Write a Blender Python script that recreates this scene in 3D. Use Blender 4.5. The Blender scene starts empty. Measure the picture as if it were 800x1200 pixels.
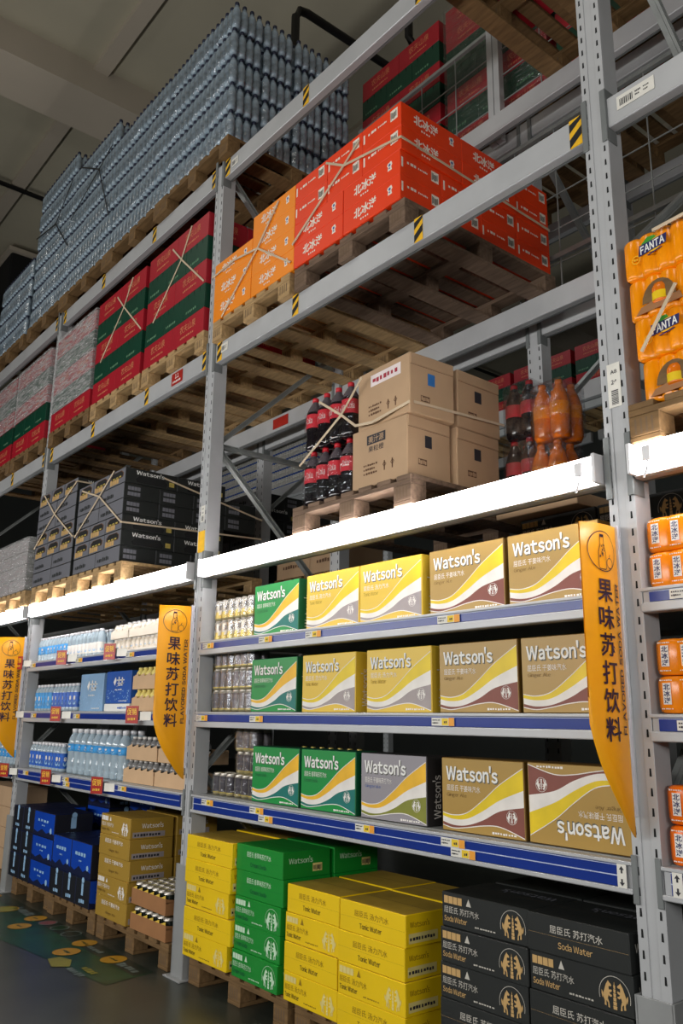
import bpy, math, random
from mathutils import Vector, Matrix

random.seed(7)
SC = bpy.context.scene
COL = SC.collection
PI = math.pi

# ------------------------------------------------------------------ camera
cam_d = bpy.data.cameras.new('camera')
cam = bpy.data.objects.new('camera', cam_d)
COL.objects.link(cam)
R = ((0.6324248447291164, -0.753953397832476, 0.1777444504512511),
     (0.7745412927092999, 0.6121800999559617, -0.15912671399270178),
     (0.01116251125684974, 0.23830610381350512, 0.9711259440606391))
cam.matrix_world = Matrix((
    (R[0][0], R[0][2], -R[0][1], 4.3583),
    (R[1][0], R[1][2], -R[1][1], -2.4295),
    (R[2][0], R[2][2], -R[2][1], 1.3454),
    (0, 0, 0, 1)))
cam_d.sensor_fit = 'VERTICAL'
cam_d.sensor_height = 36.0
cam_d.sensor_width = 24.0
cam_d.lens = 980.74 / 1200 * 36
cam_d.clip_start = 0.05
cam_d.clip_end = 100
SC.camera = cam

# ------------------------------------------------------------------ world, lamps of the hall, exposure
W = bpy.data.worlds.new('hall_air')
SC.world = W
W.use_nodes = True
bg = W.node_tree.nodes['Background']
bg.inputs[0].default_value = (0.75, 0.80, 0.80, 1)
bg.inputs[1].default_value = 0.02

SC.view_settings.view_transform = 'Standard'
SC.view_settings.look = 'None'
SC.view_settings.gamma = 1.0
SC.view_settings.exposure = 0.1
SC.view_settings.use_curve_mapping = False


def area(name, loc, target, sx, sy, power, col):
    l = bpy.data.lights.new(name, 'AREA')
    l.shape = 'RECTANGLE'
    l.size = sx
    l.size_y = sy
    l.energy = power
    l.color = col
    o = bpy.data.objects.new(name, l)
    COL.objects.link(o)
    o.location = loc
    d = Vector(target) - Vector(loc)
    o.rotation_euler = d.to_track_quat('-Z', 'Y').to_euler()
    return o


# light strips of the racking across the aisle, lamps hung under the roof, and one added banner fill
area('strip_light_across_aisle', (0.0, -4.3, 2.2), (0.0, 0.0, 2.2), 11.0, 0.4, 222, (1.0, 0.98, 0.95))
area('hanging_lamp_near', (2.6, -2.9, 6.6), (1.2, -0.2, 2.6), 1.6, 0.5, 20, (1.0, 0.95, 0.86))
area('hanging_lamp_far', (-2.6, -2.9, 6.6), (-2.6, -0.2, 2.6), 1.6, 0.5, 15, (1.0, 0.95, 0.86))
area('banner_fill_light', (8.5, -3.0, 2.2), (2.8, -0.4, 1.8), 3.0, 0.4, 85, (1.0, 0.98, 0.95))  # added fill from the right to brighten the banners, no known lamp there
area('strip_light_next_aisle', (-3.5, 2.45, 2.2), (-3.5, 5.4, 3.5), 9.0, 0.3, 50, (0.97, 1.0, 0.98))
area('hanging_lamp_next_aisle', (-2.0, 3.9, 6.9), (-2.0, 3.7, 0.0), 3.0, 0.6, 14, (0.95, 1.0, 0.97))


# ------------------------------------------------------------------ materials
def lin(c):
    return tuple(((x / 255) / 12.92 if x / 255 <= 0.04045 else ((x / 255 + 0.055) / 1.055) ** 2.4) for x in c)


MATS = {}


def mat(name, rgb, rough=0.6, metal=0.0, var=0.10, scale=9.0, bump=0.0, spec=0.5, stretch=None, trans=0.0, alpha=1.0, emit=None, estr=0.0):
    m = bpy.data.materials.new(name)
    m.use_nodes = True
    nt = m.node_tree
    b = nt.nodes['Principled BSDF']
    c = lin(rgb)
    tc = nt.nodes.new('ShaderNodeTexCoord')
    mp = nt.nodes.new('ShaderNodeMapping')
    if stretch:
        mp.inputs['Scale'].default_value = stretch
    nz = nt.nodes.new('ShaderNodeTexNoise')
    nz.inputs['Scale'].default_value = scale
    nz.inputs['Detail'].default_value = 4
    nt.links.new(tc.outputs['Object'], mp.inputs['Vector'])
    nt.links.new(mp.outputs['Vector'], nz.inputs['Vector'])
    rp = nt.nodes.new('ShaderNodeValToRGB')
    rp.color_ramp.elements[0].position = 0.3
    rp.color_ramp.elements[1].position = 0.7
    rp.color_ramp.elements[0].color = tuple(x * (1 - var) for x in c) + (1,)
    rp.color_ramp.elements[1].color = tuple(min(1, x * (1 + var)) for x in c) + (1,)
    nt.links.new(nz.outputs['Fac'], rp.inputs['Fac'])
    nt.links.new(rp.outputs['Color'], b.inputs['Base Color'])
    b.inputs['Roughness'].default_value = rough
    b.inputs['Metallic'].default_value = metal
    b.inputs['Specular IOR Level'].default_value = spec
    b.inputs['Transmission Weight'].default_value = trans
    b.inputs['Alpha'].default_value = alpha
    if emit:
        b.inputs['Emission Color'].default_value = lin(emit) + (1,)
        b.inputs['Emission Strength'].default_value = estr
    if bump:
        bp = nt.nodes.new('ShaderNodeBump')
        bp.inputs['Strength'].default_value = bump
        bp.inputs['Distance'].default_value = 0.01
        nt.links.new(nz.outputs['Fac'], bp.inputs['Height'])
        nt.links.new(bp.outputs['Normal'], b.inputs['Normal'])
    MATS[name] = m
    return m


def film(name, rgb, clear=0.75, rough=0.12, bump=0.6, scale=22.0, stretch=None, milk=0.0, e0=0.35, e1=0.7, top=None):
    m = bpy.data.materials.new(name)
    m.use_nodes = True
    nt = m.node_tree
    nt.nodes.remove(nt.nodes['Principled BSDF'])
    out = nt.nodes['Material Output']
    tr = nt.nodes.new('ShaderNodeBsdfTransparent')
    gl = nt.nodes.new('ShaderNodeBsdfGlossy')
    gl.inputs['Roughness'].default_value = rough
    gl.inputs['Color'].default_value = lin(rgb) + (1,)
    mx = nt.nodes.new('ShaderNodeMixShader')
    tc = nt.nodes.new('ShaderNodeTexCoord')
    mp = nt.nodes.new('ShaderNodeMapping')
    if stretch:
        mp.inputs['Scale'].default_value = stretch
    nz = nt.nodes.new('ShaderNodeTexNoise')
    nz.inputs['Scale'].default_value = scale
    nz.inputs['Detail'].default_value = 5
    bp = nt.nodes.new('ShaderNodeBump')
    bp.inputs['Strength'].default_value = bump
    bp.inputs['Distance'].default_value = 0.02
    rp = nt.nodes.new('ShaderNodeValToRGB')
    v = 1 - clear
    rp.color_ramp.elements[0].position = e0
    rp.color_ramp.elements[1].position = e1
    rp.color_ramp.elements[0].color = (v * 0.4, v * 0.4, v * 0.4, 1)
    rp.color_ramp.elements[1].color = (top or min(1, v * 1.5),) * 3 + (1,)
    L = nt.links.new
    L(tc.outputs['Object'], mp.inputs['Vector'])
    L(mp.outputs['Vector'], nz.inputs['Vector'])
    L(nz.outputs['Fac'], bp.inputs['Height'])
    L(bp.outputs['Normal'], gl.inputs['Normal'])
    L(nz.outputs['Fac'], rp.inputs['Fac'])
    L(rp.outputs['Color'], mx.inputs['Fac'])
    L(tr.outputs[0], mx.inputs[1])
    L(gl.outputs[0], mx.inputs[2])
    if milk:
        df = nt.nodes.new('ShaderNodeBsdfDiffuse')  # diffuse white stands in for bright reflections on the film
        df.inputs['Color'].default_value = lin(rgb) + (1,)
        m2 = nt.nodes.new('ShaderNodeMixShader')
        m2.inputs['Fac'].default_value = milk
        L(gl.outputs[0], m2.inputs[1])
        L(df.outputs[0], m2.inputs[2])
        L(m2.outputs[0], mx.inputs[2])
    L(mx.outputs[0], out.inputs['Surface'])
    MATS[name] = m
    return m


mat('rack_grey', (184, 186, 188), 0.42, 0.15, 0.05, 6, 0.03)
mat('rack_edge', (120, 124, 124), 0.5, 0.2, 0.06, 10)
mat('slot_dark', (18, 19, 20), 0.9)
mat('galvanised', (150, 154, 152), 0.38, 0.3, 0.12, 14)
mat('shelf_steel', (150, 152, 150), 0.5, 0.2, 0.08, 5)
mat('strip_blue', (22, 50, 135), 0.28, 0, 0.08, 7)
mat('strip_line', (190, 200, 225), 0.3)
mat('tag_white', (226, 224, 215), 0.5)
mat('tag_yellow', (235, 200, 40), 0.5)
mat('tag_orange', (236, 160, 50), 0.5)
mat('tag_ink', (40, 40, 48), 0.6)
mat('promo_red', (168, 34, 24), 0.4, 0, 0.12, 20)
mat('promo_yellow', (248, 196, 60), 0.5)
mat('hazard_yellow', (240, 186, 30), 0.5, 0, 0.12, 20)
mat('hazard_black', (22, 22, 22), 0.6)
mat('sign_yellow', (247, 170, 15), 0.38, 0, 0.03, 3)
mat('sign_ink', (44, 18, 52), 0.5)
mat('clear_rail', (205, 206, 214), 0.25, 0, 0.03)
mat('wood_pale', (172, 142, 100), 0.75, 0, 0.28, 5, 0.15, 0.3, (1.2, 9, 9))
mat('wood_brown', (116, 90, 58), 0.78, 0, 0.30, 5, 0.15, 0.3, (1.2, 9, 9))
mat('wood_grey', (112, 92, 76), 0.8, 0, 0.32, 5, 0.15, 0.3, (1.2, 9, 9))
mat('wood_ink', (104, 84, 62), 0.8)
mat('strap_cream', (205, 186, 158), 0.6)
mat('strap_black', (25, 28, 30), 0.5)
mat('white', (236, 236, 232), 0.55, 0, 0.03)
mat('seam', (70, 60, 45), 0.8)
mat('kraft', (184, 153, 120), 0.72, 0, 0.07, 5)
mat('kraft_tape', (168, 128, 84), 0.3, 0, 0.06)
mat('kraft_print', (96, 66, 44), 0.75)
mat('label_paper', (228, 216, 216), 0.6)
mat('label_red', (160, 40, 60), 0.6)
mat('label_blue', (40, 110, 180), 0.6)
mat('soda_black', (33, 36, 35), 0.45, 0, 0.10, 6)
mat('soda_grey', (112, 113, 120), 0.35, 0, 0.10, 6)
mat('soda_gold', (196, 160, 104), 0.5)
mat('soda_silver', (196, 192, 182), 0.5)
mat('tonic_yellow', (238, 200, 14), 0.42, 0, 0.05, 4)
mat('tonic_ink', (150, 118, 6), 0.6)
mat('tonic_ink_dark', (92, 72, 8), 0.6)
mat('tonic_silver', (225, 208, 130), 0.5)
mat('tonic_top', (170, 140, 50), 0.5, 0, 0.25, 4)  # duller, mottled yellow for the carton tops
mat('green_carton', (14, 136, 44), 0.42, 0, 0.06, 4)
mat('green_dark', (6, 88, 52), 0.45)
mat('green_pale', (196, 226, 196), 0.55)
mat('ginger_gold', (168, 134, 52), 0.42, 0, 0.06, 4)
mat('ginger_dark', (112, 82, 26), 0.55)
mat('wave_brown', (130, 72, 60), 0.5)
mat('wave_yellow', (232, 202, 20), 0.45)
mat('wave_amber', (240, 186, 40), 0.45)
mat('wave_white', (236, 232, 226), 0.5)
mat('wave_teal', (8, 112, 104), 0.45)
mat('wave_lilac', (160, 150, 150), 0.5)
mat('wave_olive', (128, 132, 46), 0.5)
mat('disp_green', (10, 142, 62), 0.4, 0, 0.04, 4)
mat('disp_yellow', (224, 188, 56), 0.4, 0, 0.04, 4)
mat('disp_gold', (176, 142, 70), 0.4, 0, 0.04, 4)
mat('disp_grey', (150, 146, 152), 0.4, 0, 0.04, 4)
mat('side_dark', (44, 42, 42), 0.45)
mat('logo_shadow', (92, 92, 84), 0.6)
mat('orange_carton', (246, 140, 8), 0.45, 0, 0.04, 4)
mat('red_carton', (236, 62, 10), 0.45, 0, 0.05, 4)
mat('print_white', (240, 228, 214), 0.55, 0, 0.03)
mat('print_blue', (70, 96, 160), 0.55)
mat('spring_red', (166, 24, 40), 0.42, 0, 0.08, 5)
mat('spring_green', (4, 60, 42), 0.42, 0, 0.10, 5)
mat('spring_gold', (206, 120, 84), 0.55)
mat('spring_pale', (96, 140, 108), 0.6)
mat('ice_navy', (14, 24, 60), 0.42, 0, 0.10, 5)
mat('ice_blue', (8, 66, 176), 0.38, 0, 0.10, 5)
mat('ice_pale', (150, 190, 225), 0.5)
mat('ice_black', (22, 24, 34), 0.45)
mat('box_lightblue', (134, 172, 208), 0.45, 0, 0.12, 7)
mat('box_deepblue', (16, 82, 172), 0.45, 0, 0.12, 7)
mat('tray_beige', (206, 172, 134), 0.65, 0, 0.05)
mat('tray_brown', (160, 112, 70), 0.7, 0, 0.06)
mat('tray_yellow', (226, 190, 70), 0.6)
mat('water_clear', (214, 234, 246), 0.07, 0, 0.08, 12, 0.0, 0.7, None, 0.45)
mat('water_bulk', (150, 168, 182), 0.14, 0, 0.5, 16, 0.0, 0.7, None, 0.15)
mat('cap_blue', (28, 36, 60), 0.4)
mat('cap_white', (236, 236, 240), 0.4, 0, 0.03)
mat('cap_yellow', (240, 222, 130), 0.45)
mat('cap_red', (200, 24, 40), 0.4)
mat('label_aqua', (36, 146, 214), 0.4, 0, 0.35, 30)
mat('label_navy', (22, 92, 190), 0.4, 0, 0.35, 30)
mat('milk_white', (236, 226, 210), 0.4, 0, 0.05)
mat('cola_dark', (26, 20, 24), 0.10, 0, 0.2, 10, 0, 0.7)
mat('cola_neck', (120, 110, 118), 0.1, 0, 0.1, 10, 0, 0.6, None, 0.5)
mat('cola_label', (216, 52, 66), 0.35, 0, 0.06)
mat('fanta_film', (250, 150, 8), 0.22, 0, 0.06, 9, 0.05)
mat('fanta_drink', (232, 120, 20), 0.15, 0, 0.1, 9, 0, 0.6)
mat('fanta_blue', (30, 34, 92), 0.5)
mat('fanta_green', (60, 150, 40), 0.5)
mat('ocean_film', (246, 140, 12), 0.22, 0, 0.06, 9, 0.05)
mat('ocean_film_low', (240, 112, 8), 0.25, 0, 0.06, 9, 0.05)
mat('can_rim', (200, 190, 150), 0.3, 0.7)
mat('tin_silver', (176, 170, 160), 0.3, 0.5, 0.25, 60)
mat('tin_dark', (92, 88, 94), 0.3, 0.4, 0.35, 40)
mat('tin_gold', (206, 184, 96), 0.35, 0.3, 0.2, 50)
mat('bottle_dark', (30, 38, 34), 0.15, 0, 0.2)
mat('bottle_smoke', (150, 150, 150), 0.15, 0, 0.2, 20, 0, 0.6, None, 0.3)
mat('paul_navy', (22, 28, 46), 0.5)
mat('concrete', (176, 170, 150), 0.9, 0, 0.06, 1.2, 0.05)
mat('concrete_beam', (182, 172, 156), 0.9, 0, 0.06, 1.2, 0.05)
mat('wall_grey', (96, 100, 98), 0.9, 0, 0.08, 0.8)
mat('pipe_black', (16, 16, 16), 0.5)
mat('vent_dark', (10, 11, 12), 0.9)
mat('floor_grey', (50, 53, 46), 0.32, 0, 0.25, 3.0, 0.02, 0.5)
mat('decal_green', (14, 56, 32), 0.35, 0, 0.45, 4)
mat('decal_dark', (20, 36, 28), 0.35, 0, 0.3, 4)
mat('decal_yellow', (160, 118, 22), 0.4, 0, 0.1)
mat('decal_lime', (120, 114, 34), 0.4, 0, 0.1)
mat('decal_pink', (110, 60, 62), 0.4)
mat('decal_pale', (92, 104, 98), 0.4)
mat('guard_grey', (150, 152, 152), 0.5, 0.1, 0.08, 8)
mat('strip_tube', (255, 250, 250), 0.4, 0, 0, 3, 0, 0.5, None, 0, 1, (255, 249, 247), 19.0)
mat('lamp_shell', (225, 225, 228), 0.4)
film('shrink_film', (225, 232, 240), 0.82, 0.12, 0.5, 26)
film('stretch_film', (235, 235, 235), 0.72, 0.22, 1.0, 5, (2.2, 2.2, 20), 0.55, 0.40, 0.74, 0.66)  # whitish streaks put the wrap's glare into its colour
film('dim_film', (200, 205, 205), 0.86, 0.15, 0.9, 8, (1.5, 1.5, 6))
film('bag_film', (220, 225, 235), 0.70, 0.15, 0.8, 16)


# ------------------------------------------------------------------ mesh collector
TXT = {}


def text_geo(s, bold):
    """lettering: Latin words are set from the full-width sans letters of the built-in font, letter by letter"""
    k = (s, bold)
    if k not in TXT:
        if s.isascii():
            v = []; f = []; x = 0.0
            for ch in s:
                if ch == ' ':
                    x += 0.26
                    continue
                g = glyph(chr(ord(ch) + 0xFEE0), bold)
                a0 = min(p[0] for p in g[0]); a1 = max(p[0] for p in g[0])
                b = len(v)
                v += [(p[0] - a0 + x, p[1]) for p in g[0]]
                f += [tuple(i + b for i in q) for q in g[1]]
                x += a1 - a0 + (0.045 if ch != "'" else 0.02)
        else:
            v, f = glyph(s, bold)
        x0 = min(p[0] for p in v); x1 = max(p[0] for p in v)
        y0 = min(p[1] for p in v); y1 = max(p[1] for p in v)
        v = [((x - x0) / (x1 - x0), (y - y0) / (y1 - y0)) for x, y in v]
        TXT[k] = (v, f, (x1 - x0) / (y1 - y0))
    return TXT[k]


GLY = {}


def glyph(s, bold):
    k = (s, bold)
    if k not in GLY:
        fc = bpy.data.curves.new('lettering', 'FONT')
        fc.body = s
        fc.size = 1.0
        fc.resolution_u = 2
        fc.offset = bold
        fc.fill_mode = 'FRONT'
        o = bpy.data.objects.new('lettering', fc)
        COL.objects.link(o)
        dg = bpy.context.evaluated_depsgraph_get()
        ev = o.evaluated_get(dg)
        me = ev.to_mesh()
        v = [(p.co.x, p.co.y) for p in me.vertices]
        f = [tuple(p.vertices) for p in me.polygons]
        ev.to_mesh_clear()
        bpy.data.objects.remove(o)
        bpy.data.curves.remove(fc)
        GLY[k] = (v, f)
    return GLY[k]


def catmull(pts, n=6):
    out = []
    for i in range(len(pts) - 1):
        p0 = pts[max(0, i - 1)]; p1 = pts[i]; p2 = pts[i + 1]; p3 = pts[min(len(pts) - 1, i + 2)]
        for k in range(n):
            t = k / n
            out.append(tuple(0.5 * ((2 * p1[a]) + (-p0[a] + p2[a]) * t + (2 * p0[a] - 5 * p1[a] + 4 * p2[a] - p3[a]) * t * t + (-p0[a] + 3 * p1[a] - 3 * p2[a] + p3[a]) * t ** 3) for a in range(len(p1))))
    out.append(tuple(pts[-1]))
    return out


class MB:
    def __init__(s):
        s.v = []; s.f = []; s.m = []; s.mats = []; s.smooth = []

    def mi(s, name):
        if name not in s.mats:
            s.mats.append(name)
        return s.mats.index(name)

    def add(s, verts, faces, m, smooth=False):
        b = len(s.v)
        s.v += [tuple(p) for p in verts]
        k = s.mi(m)
        for f in faces:
            s.f.append(tuple(i + b for i in f)); s.m.append(k); s.smooth.append(smooth)

    def box(s, x0, x1, y0, y1, z0, z1, m, b=0.0):
        if b <= 0:
            s.add([(x0, y0, z0), (x1, y0, z0), (x1, y1, z0), (x0, y1, z0), (x0, y0, z1), (x1, y0, z1), (x1, y1, z1), (x0, y1, z1)],
                  [(0, 3, 2, 1), (4, 5, 6, 7), (0, 1, 5, 4), (1, 2, 6, 5), (2, 3, 7, 6), (3, 0, 4, 7)], m)
            return
        X = (x0, x1); Y = (y0, y1); Z = (z0, z1)
        vs = []; idx = {}
        for i in (0, 1):
            for j in (0, 1):
                for k in (0, 1):
                    for a in range(3):
                        p = [X[i], Y[j], Z[k]]
                        for c, q in enumerate((i, j, k)):
                            if c != a:
                                p[c] += b * (1 - 2 * q)
                        idx[(i, j, k, a)] = len(vs); vs.append(p)
        fs = []
        def q(a, fn):
            fs.append(fn)
        for a in range(3):
            o = [c for c in range(3) if c != a]
            for side in (0, 1):
                loop = []
                for (u, w) in ((0, 0), (1, 0), (1, 1), (0, 1)):
                    ijk = [0, 0, 0]; ijk[a] = side; ijk[o[0]] = u; ijk[o[1]] = w
                    loop.append(idx[tuple(ijk) + (a,)])
                flip = (side == 0) ^ (a == 1)
                fs.append(tuple(reversed(loop)) if flip else tuple(loop))
        for a in range(3):
            o = [c for c in range(3) if c != a]
            for u in (0, 1):
                for w in (0, 1):
                    e = []
                    for t, ax in ((0, o[0]), (1, o[0]), (1, o[1]), (0, o[1])):
                        ijk = [0, 0, 0]; ijk[a] = t; ijk[o[0]] = u; ijk[o[1]] = w
                        e.append(idx[tuple(ijk) + (ax,)])
                    fl = (u == w) ^ (a == 1)
                    fs.append(tuple(e) if not fl else tuple(reversed(e)))
        for i in (0, 1):
            for j in (0, 1):
                for k in (0, 1):
                    t = (idx[(i, j, k, 0)], idx[(i, j, k, 1)], idx[(i, j, k, 2)])
                    fs.append(t if (i + j + k) % 2 == 1 else tuple(reversed(t)))
        s.add(vs, fs, m)

    def bar(s, a, b, w, h, m, up=(0, 0, 1)):
        a = Vector(a); b = Vector(b)
        d = (b - a).normalized()
        u = Vector(up)
        sd = d.cross(u)
        if sd.length < 1e-4:
            sd = d.cross(Vector((1, 0, 0)))
        sd.normalize()
        u = sd.cross(d)
        vs = []
        for p in (a, b):
            for (i, j) in ((-1, -1), (1, -1), (1, 1), (-1, 1)):
                vs.append(p + sd * (i * w / 2) + u * (j * h / 2))
        s.add(vs, [(3, 2, 1, 0), (4, 5, 6, 7), (0, 1, 5, 4), (1, 2, 6, 5), (2, 3, 7, 6), (3, 0, 4, 7)], m)

    def tube(s, pts, r, m, n=8):
        pts = [Vector(p) for p in pts]
        vs = []; fs = []
        for i, p in enumerate(pts):
            d = (pts[min(i + 1, len(pts) - 1)] - pts[max(i - 1, 0)]).normalized()
            u = Vector((0, 0, 1)) if abs(d.z) < 0.9 else Vector((1, 0, 0))
            a = d.cross(u).normalized(); c = a.cross(d)
            for k in range(n):
                t = 2 * PI * k / n
                vs.append(p + a * math.cos(t) * r + c * math.sin(t) * r)
        for i in range(len(pts) - 1):
            for k in range(n):
                k2 = (k + 1) % n
                fs.append((i * n + k, i * n + k2, (i + 1) * n + k2, (i + 1) * n + k))
        fs.append(tuple(range(n))); fs.append(tuple(reversed(range((len(pts) - 1) * n, len(pts) * n))))
        s.add(vs, fs, m, True)

    def lathe(s, prof, m, n=14, c=(0, 0, 0), cap0=True, cap1=True):
        vs = []; fs = []
        for r, z in prof:
            for k in range(n):
                t = 2 * PI * k / n
                vs.append((c[0] + r * math.cos(t), c[1] + r * math.sin(t), c[2] + z))
        for i in range(len(prof) - 1):
            for k in range(n):
                k2 = (k + 1) % n
                fs.append((i * n + k, i * n + k2, (i + 1) * n + k2, (i + 1) * n + k))
        if cap0:
            fs.append(tuple(reversed(range(n))))
        if cap1:
            fs.append(tuple(range((len(prof) - 1) * n, len(prof) * n)))
        s.add(vs, fs, m, True)

    def face(s, O, U, V):
        return Face(s, O, U, V)

    def build(s, name):
        me = bpy.data.meshes.new(name)
        me.from_pydata(s.v, [], s.f)
        for n in s.mats:
            me.materials.append(MATS[n])
        me.polygons.foreach_set('material_index', s.m)
        me.polygons.foreach_set('use_smooth', s.smooth)
        me.update()
        return me


class Face:
    """a printed face: u runs along U, v along V, lifted a hair off the board"""
    def __init__(s, mb, O, U, V):
        s.mb = mb; s.O = Vector(O); s.U = Vector(U).normalized(); s.V = Vector(V).normalized()
        s.N = s.U.cross(s.V)

    def P(s, u, v, k=1):
        return s.O + s.U * u + s.V * v + s.N * (0.0006 * k)

    def poly(s, pts, m, k=1):
        s.mb.add([s.P(u, v, k) for u, v in pts], [tuple(range(len(pts)))], m)

    def rect(s, u0, u1, v0, v1, m, k=1):
        s.poly([(u0, v0), (u1, v0), (u1, v1), (u0, v1)], m, k)

    def text(s, t, u0, v0, w, h, m, bold=0.0, k=2, rot=0):
        vs, fs, asp = text_geo(t, bold)
        if w is None:
            w = h * asp
        P = []
        for x, y in vs:
            a, b = x * w, y * h
            if rot == 90:
                a, b = -b, a
            elif rot == 180:
                a, b = -a, -b
            elif rot == -90:
                a, b = b, -a
            P.append(s.P(u0 + a, v0 + b, k))
        s.mb.add(P, fs, m)

    def band(s, lo, hi, m, k=1, n=5):
        a = catmull(lo, n); b = catmull(hi, n)
        vs = [s.P(u, v, k) for u, v in a] + [s.P(u, v, k) for u, v in b]
        c = len(a)
        s.mb.add(vs, [(i, i + 1, c + i + 1, c + i) for i in range(c - 1)], m)

    def ring(s, u, v, r, t, m, k=2, n=28, a0=0, a1=2 * PI):
        vs = []
        for i in range(n + 1):
            a = a0 + (a1 - a0) * i / n
            vs.append(s.P(u + r * math.cos(a), v + r * math.sin(a), k))
            vs.append(s.P(u + (r - t) * math.cos(a), v + (r - t) * math.sin(a), k))
        s.mb.add(vs, [(2 * i, 2 * i + 2, 2 * i + 3, 2 * i + 1) for i in range(n)], m)

    def disc(s, u, v, r, m, k=1, n=20, sy=1.0):
        s.poly([(u + r * math.cos(2 * PI * i / n), v + r * sy * math.sin(2 * PI * i / n)) for i in range(n)], m, k)

    def fine(s, u0, v0, w, h, m, n=10, k=2):
        """a line of fine print too small to read: short dashes"""
        rng = random.Random(int(u0 * 9999) + n)
        p = w / n
        for i in range(n):
            s.rect(u0 + i * p, u0 + i * p + p * rng.uniform(0.5, 0.85), v0 + h * rng.uniform(0, 0.2), v0 + h * rng.uniform(0.75, 1), m, k)


# ------------------------------------------------------------------ scene objects
LABELS = {}


def ob(name, data, parent=None, loc=(0, 0, 0), rot=0.0, label=None, cat=None, group=None, kind=None):
    o = bpy.data.objects.new(name, data)
    COL.objects.link(o)
    if parent is not None:
        o.parent = parent
    o.location = loc
    if rot:
        o.rotation_euler = rot if isinstance(rot, tuple) else (0, 0, rot)
    if label:
        o['label'] = label
    if cat:
        o['category'] = cat
        LABELS.setdefault(label, []).append((name, group))
    if group:
        o['group'] = group
    if kind:
        o['kind'] = kind
    return o


def assemble(name, parts, loc, rot, label, cat, group=None, kind=None):
    """an Empty with its parts; parts = [(name, mesh, loc, rot, [sub-parts])]"""
    root = ob(name, None, None, loc, rot, label, cat, group, kind)
    root.empty_display_size = 0.05

    def rec(ps, par):
        for p in ps:
            c = ob(p[0], p[1], par, p[2] if len(p) > 2 else (0, 0, 0), p[3] if len(p) > 3 else 0)
            if len(p) > 5 and p[5]:
                c['label'] = p[5]
            if len(p) > 4 and p[4]:
                rec(p[4], c)
    rec(parts, root)
    return root


def struct(name, mb, loc=(0, 0, 0)):
    return ob(name, mb.build(name), None, loc, kind='structure')


CACHE = {}


def cached(key, fn):
    if key not in CACHE:
        CACHE[key] = fn()
    return CACHE[key]


ORDN = ['first', 'second', 'third', 'fourth', 'fifth', 'sixth', 'seventh', 'eighth', 'ninth', 'tenth']
ORD = ['bottom', 'second', 'third', 'fourth', 'fifth', 'sixth', 'seventh', 'eighth']


def nth(i, n):
    return 'top' if i == n - 1 else ('bottom' if i == 0 else ORD[i])
# ------------------------------------------------------------------ hall
mb = MB(); mb.box(-20, 10, -7, 14, -0.2, 0.0, 'floor_grey'); struct('floor', mb)
mb = MB(); mb.box(-20, 10, -7, 14, 8.0, 8.2, 'concrete'); struct('ceiling', mb)
mb = MB(); mb.box(-20.2, -20, -7, 14, 0, 8, 'wall_grey')
struct('wall_left', mb)
mb = MB(); mb.box(10, 10.2, -7, 14, 0, 8, 'wall_grey'); struct('wall_right', mb)
mb = MB(); mb.box(-20, 10, 14, 14.2, 0, 8, 'wall_grey'); struct('wall_back', mb)
mb = MB(); mb.box(-20, 10, -7.2, -7, 0, 8, 'wall_grey'); struct('wall_front', mb)
mb = MB(); mb.box(-3.75, -3.1, -7, 14, 7.65, 8.0, 'concrete_beam'); struct('ceiling_beam', mb)
mb = MB(); mb.box(-9.3, -8.6, -7, 14, 7.65, 8.0, 'concrete_beam'); struct('ceiling_beam', mb)
mb = MB()
for y in (-5.2, -2.5, 0.2, 2.9, 5.6, 8.3):
    mb.box(-20, 10, y, y + 0.16, 7.93, 8.0, 'concrete_beam')
struct('ceiling_trim', mb)
# dark service duct under the ceiling, far left
mb = MB()
mb.box(-8.5, -7.15, 0.7, 2.0, 7.25, 7.86, 'vent_dark', 0.02)
mb.box(-8.55, -7.10, 0.65, 2.05, 7.86, 7.92, 'concrete_beam')
ob('duct_housing', mb.build('duct_housing'), None, label='dark square duct housing hung under the ceiling at the far left', cat='duct')
# pipes under the ceiling
mb = MB(); mb.tube([(-5.66, -7, 7.9), (-5.66, 14, 7.9)], 0.03, 'pipe_black'); ob('ceiling_pipe', mb.build('ceiling_pipe'), None, label='thin dark pipe running straight along the ceiling at far left', cat='pipe')
mb = MB(); mb.tube([(-0.31, 0.82, 5.9), (-0.31, 0.82, 6.9), (-0.31, 0.86, 6.98), (-0.31, 0.94, 7.0), (-0.31, 3.2, 7.0)], 0.035, 'pipe_black')
ob('bent_pipe', mb.build('bent_pipe'), None, label='black pipe bent at a right angle behind the top rack beam', cat='pipe')
mb = MB(); mb.tube([(0.05, 1.75, 7.9), (0.05, 1.75, 7.0), (0.05, 1.8, 6.95), (0.05, 4.5, 6.95)], 0.035, 'pipe_black')
ob('drop_pipe', mb.build('drop_pipe'), None, label='black drop pipe hanging from ceiling beside the top beam', cat='pipe')

# ------------------------------------------------------------------ racking
PIT = 2.8
PW = 0.098
L1 = (0.833, 0.927); L2B = (1.284, 1.367); L2A = (1.68, 1.758)
L3 = (2.124, 2.234); L4 = (3.476, 3.600); L5 = (4.790, 4.915)
XU = (-5.6, -2.8, 0.0, 2.8, 5.6)
UNAME = {-5.6: 'fifth', -2.8: 'third', 0.0: 'second', 2.8: 'nearest', 5.6: 'last'}


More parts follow.
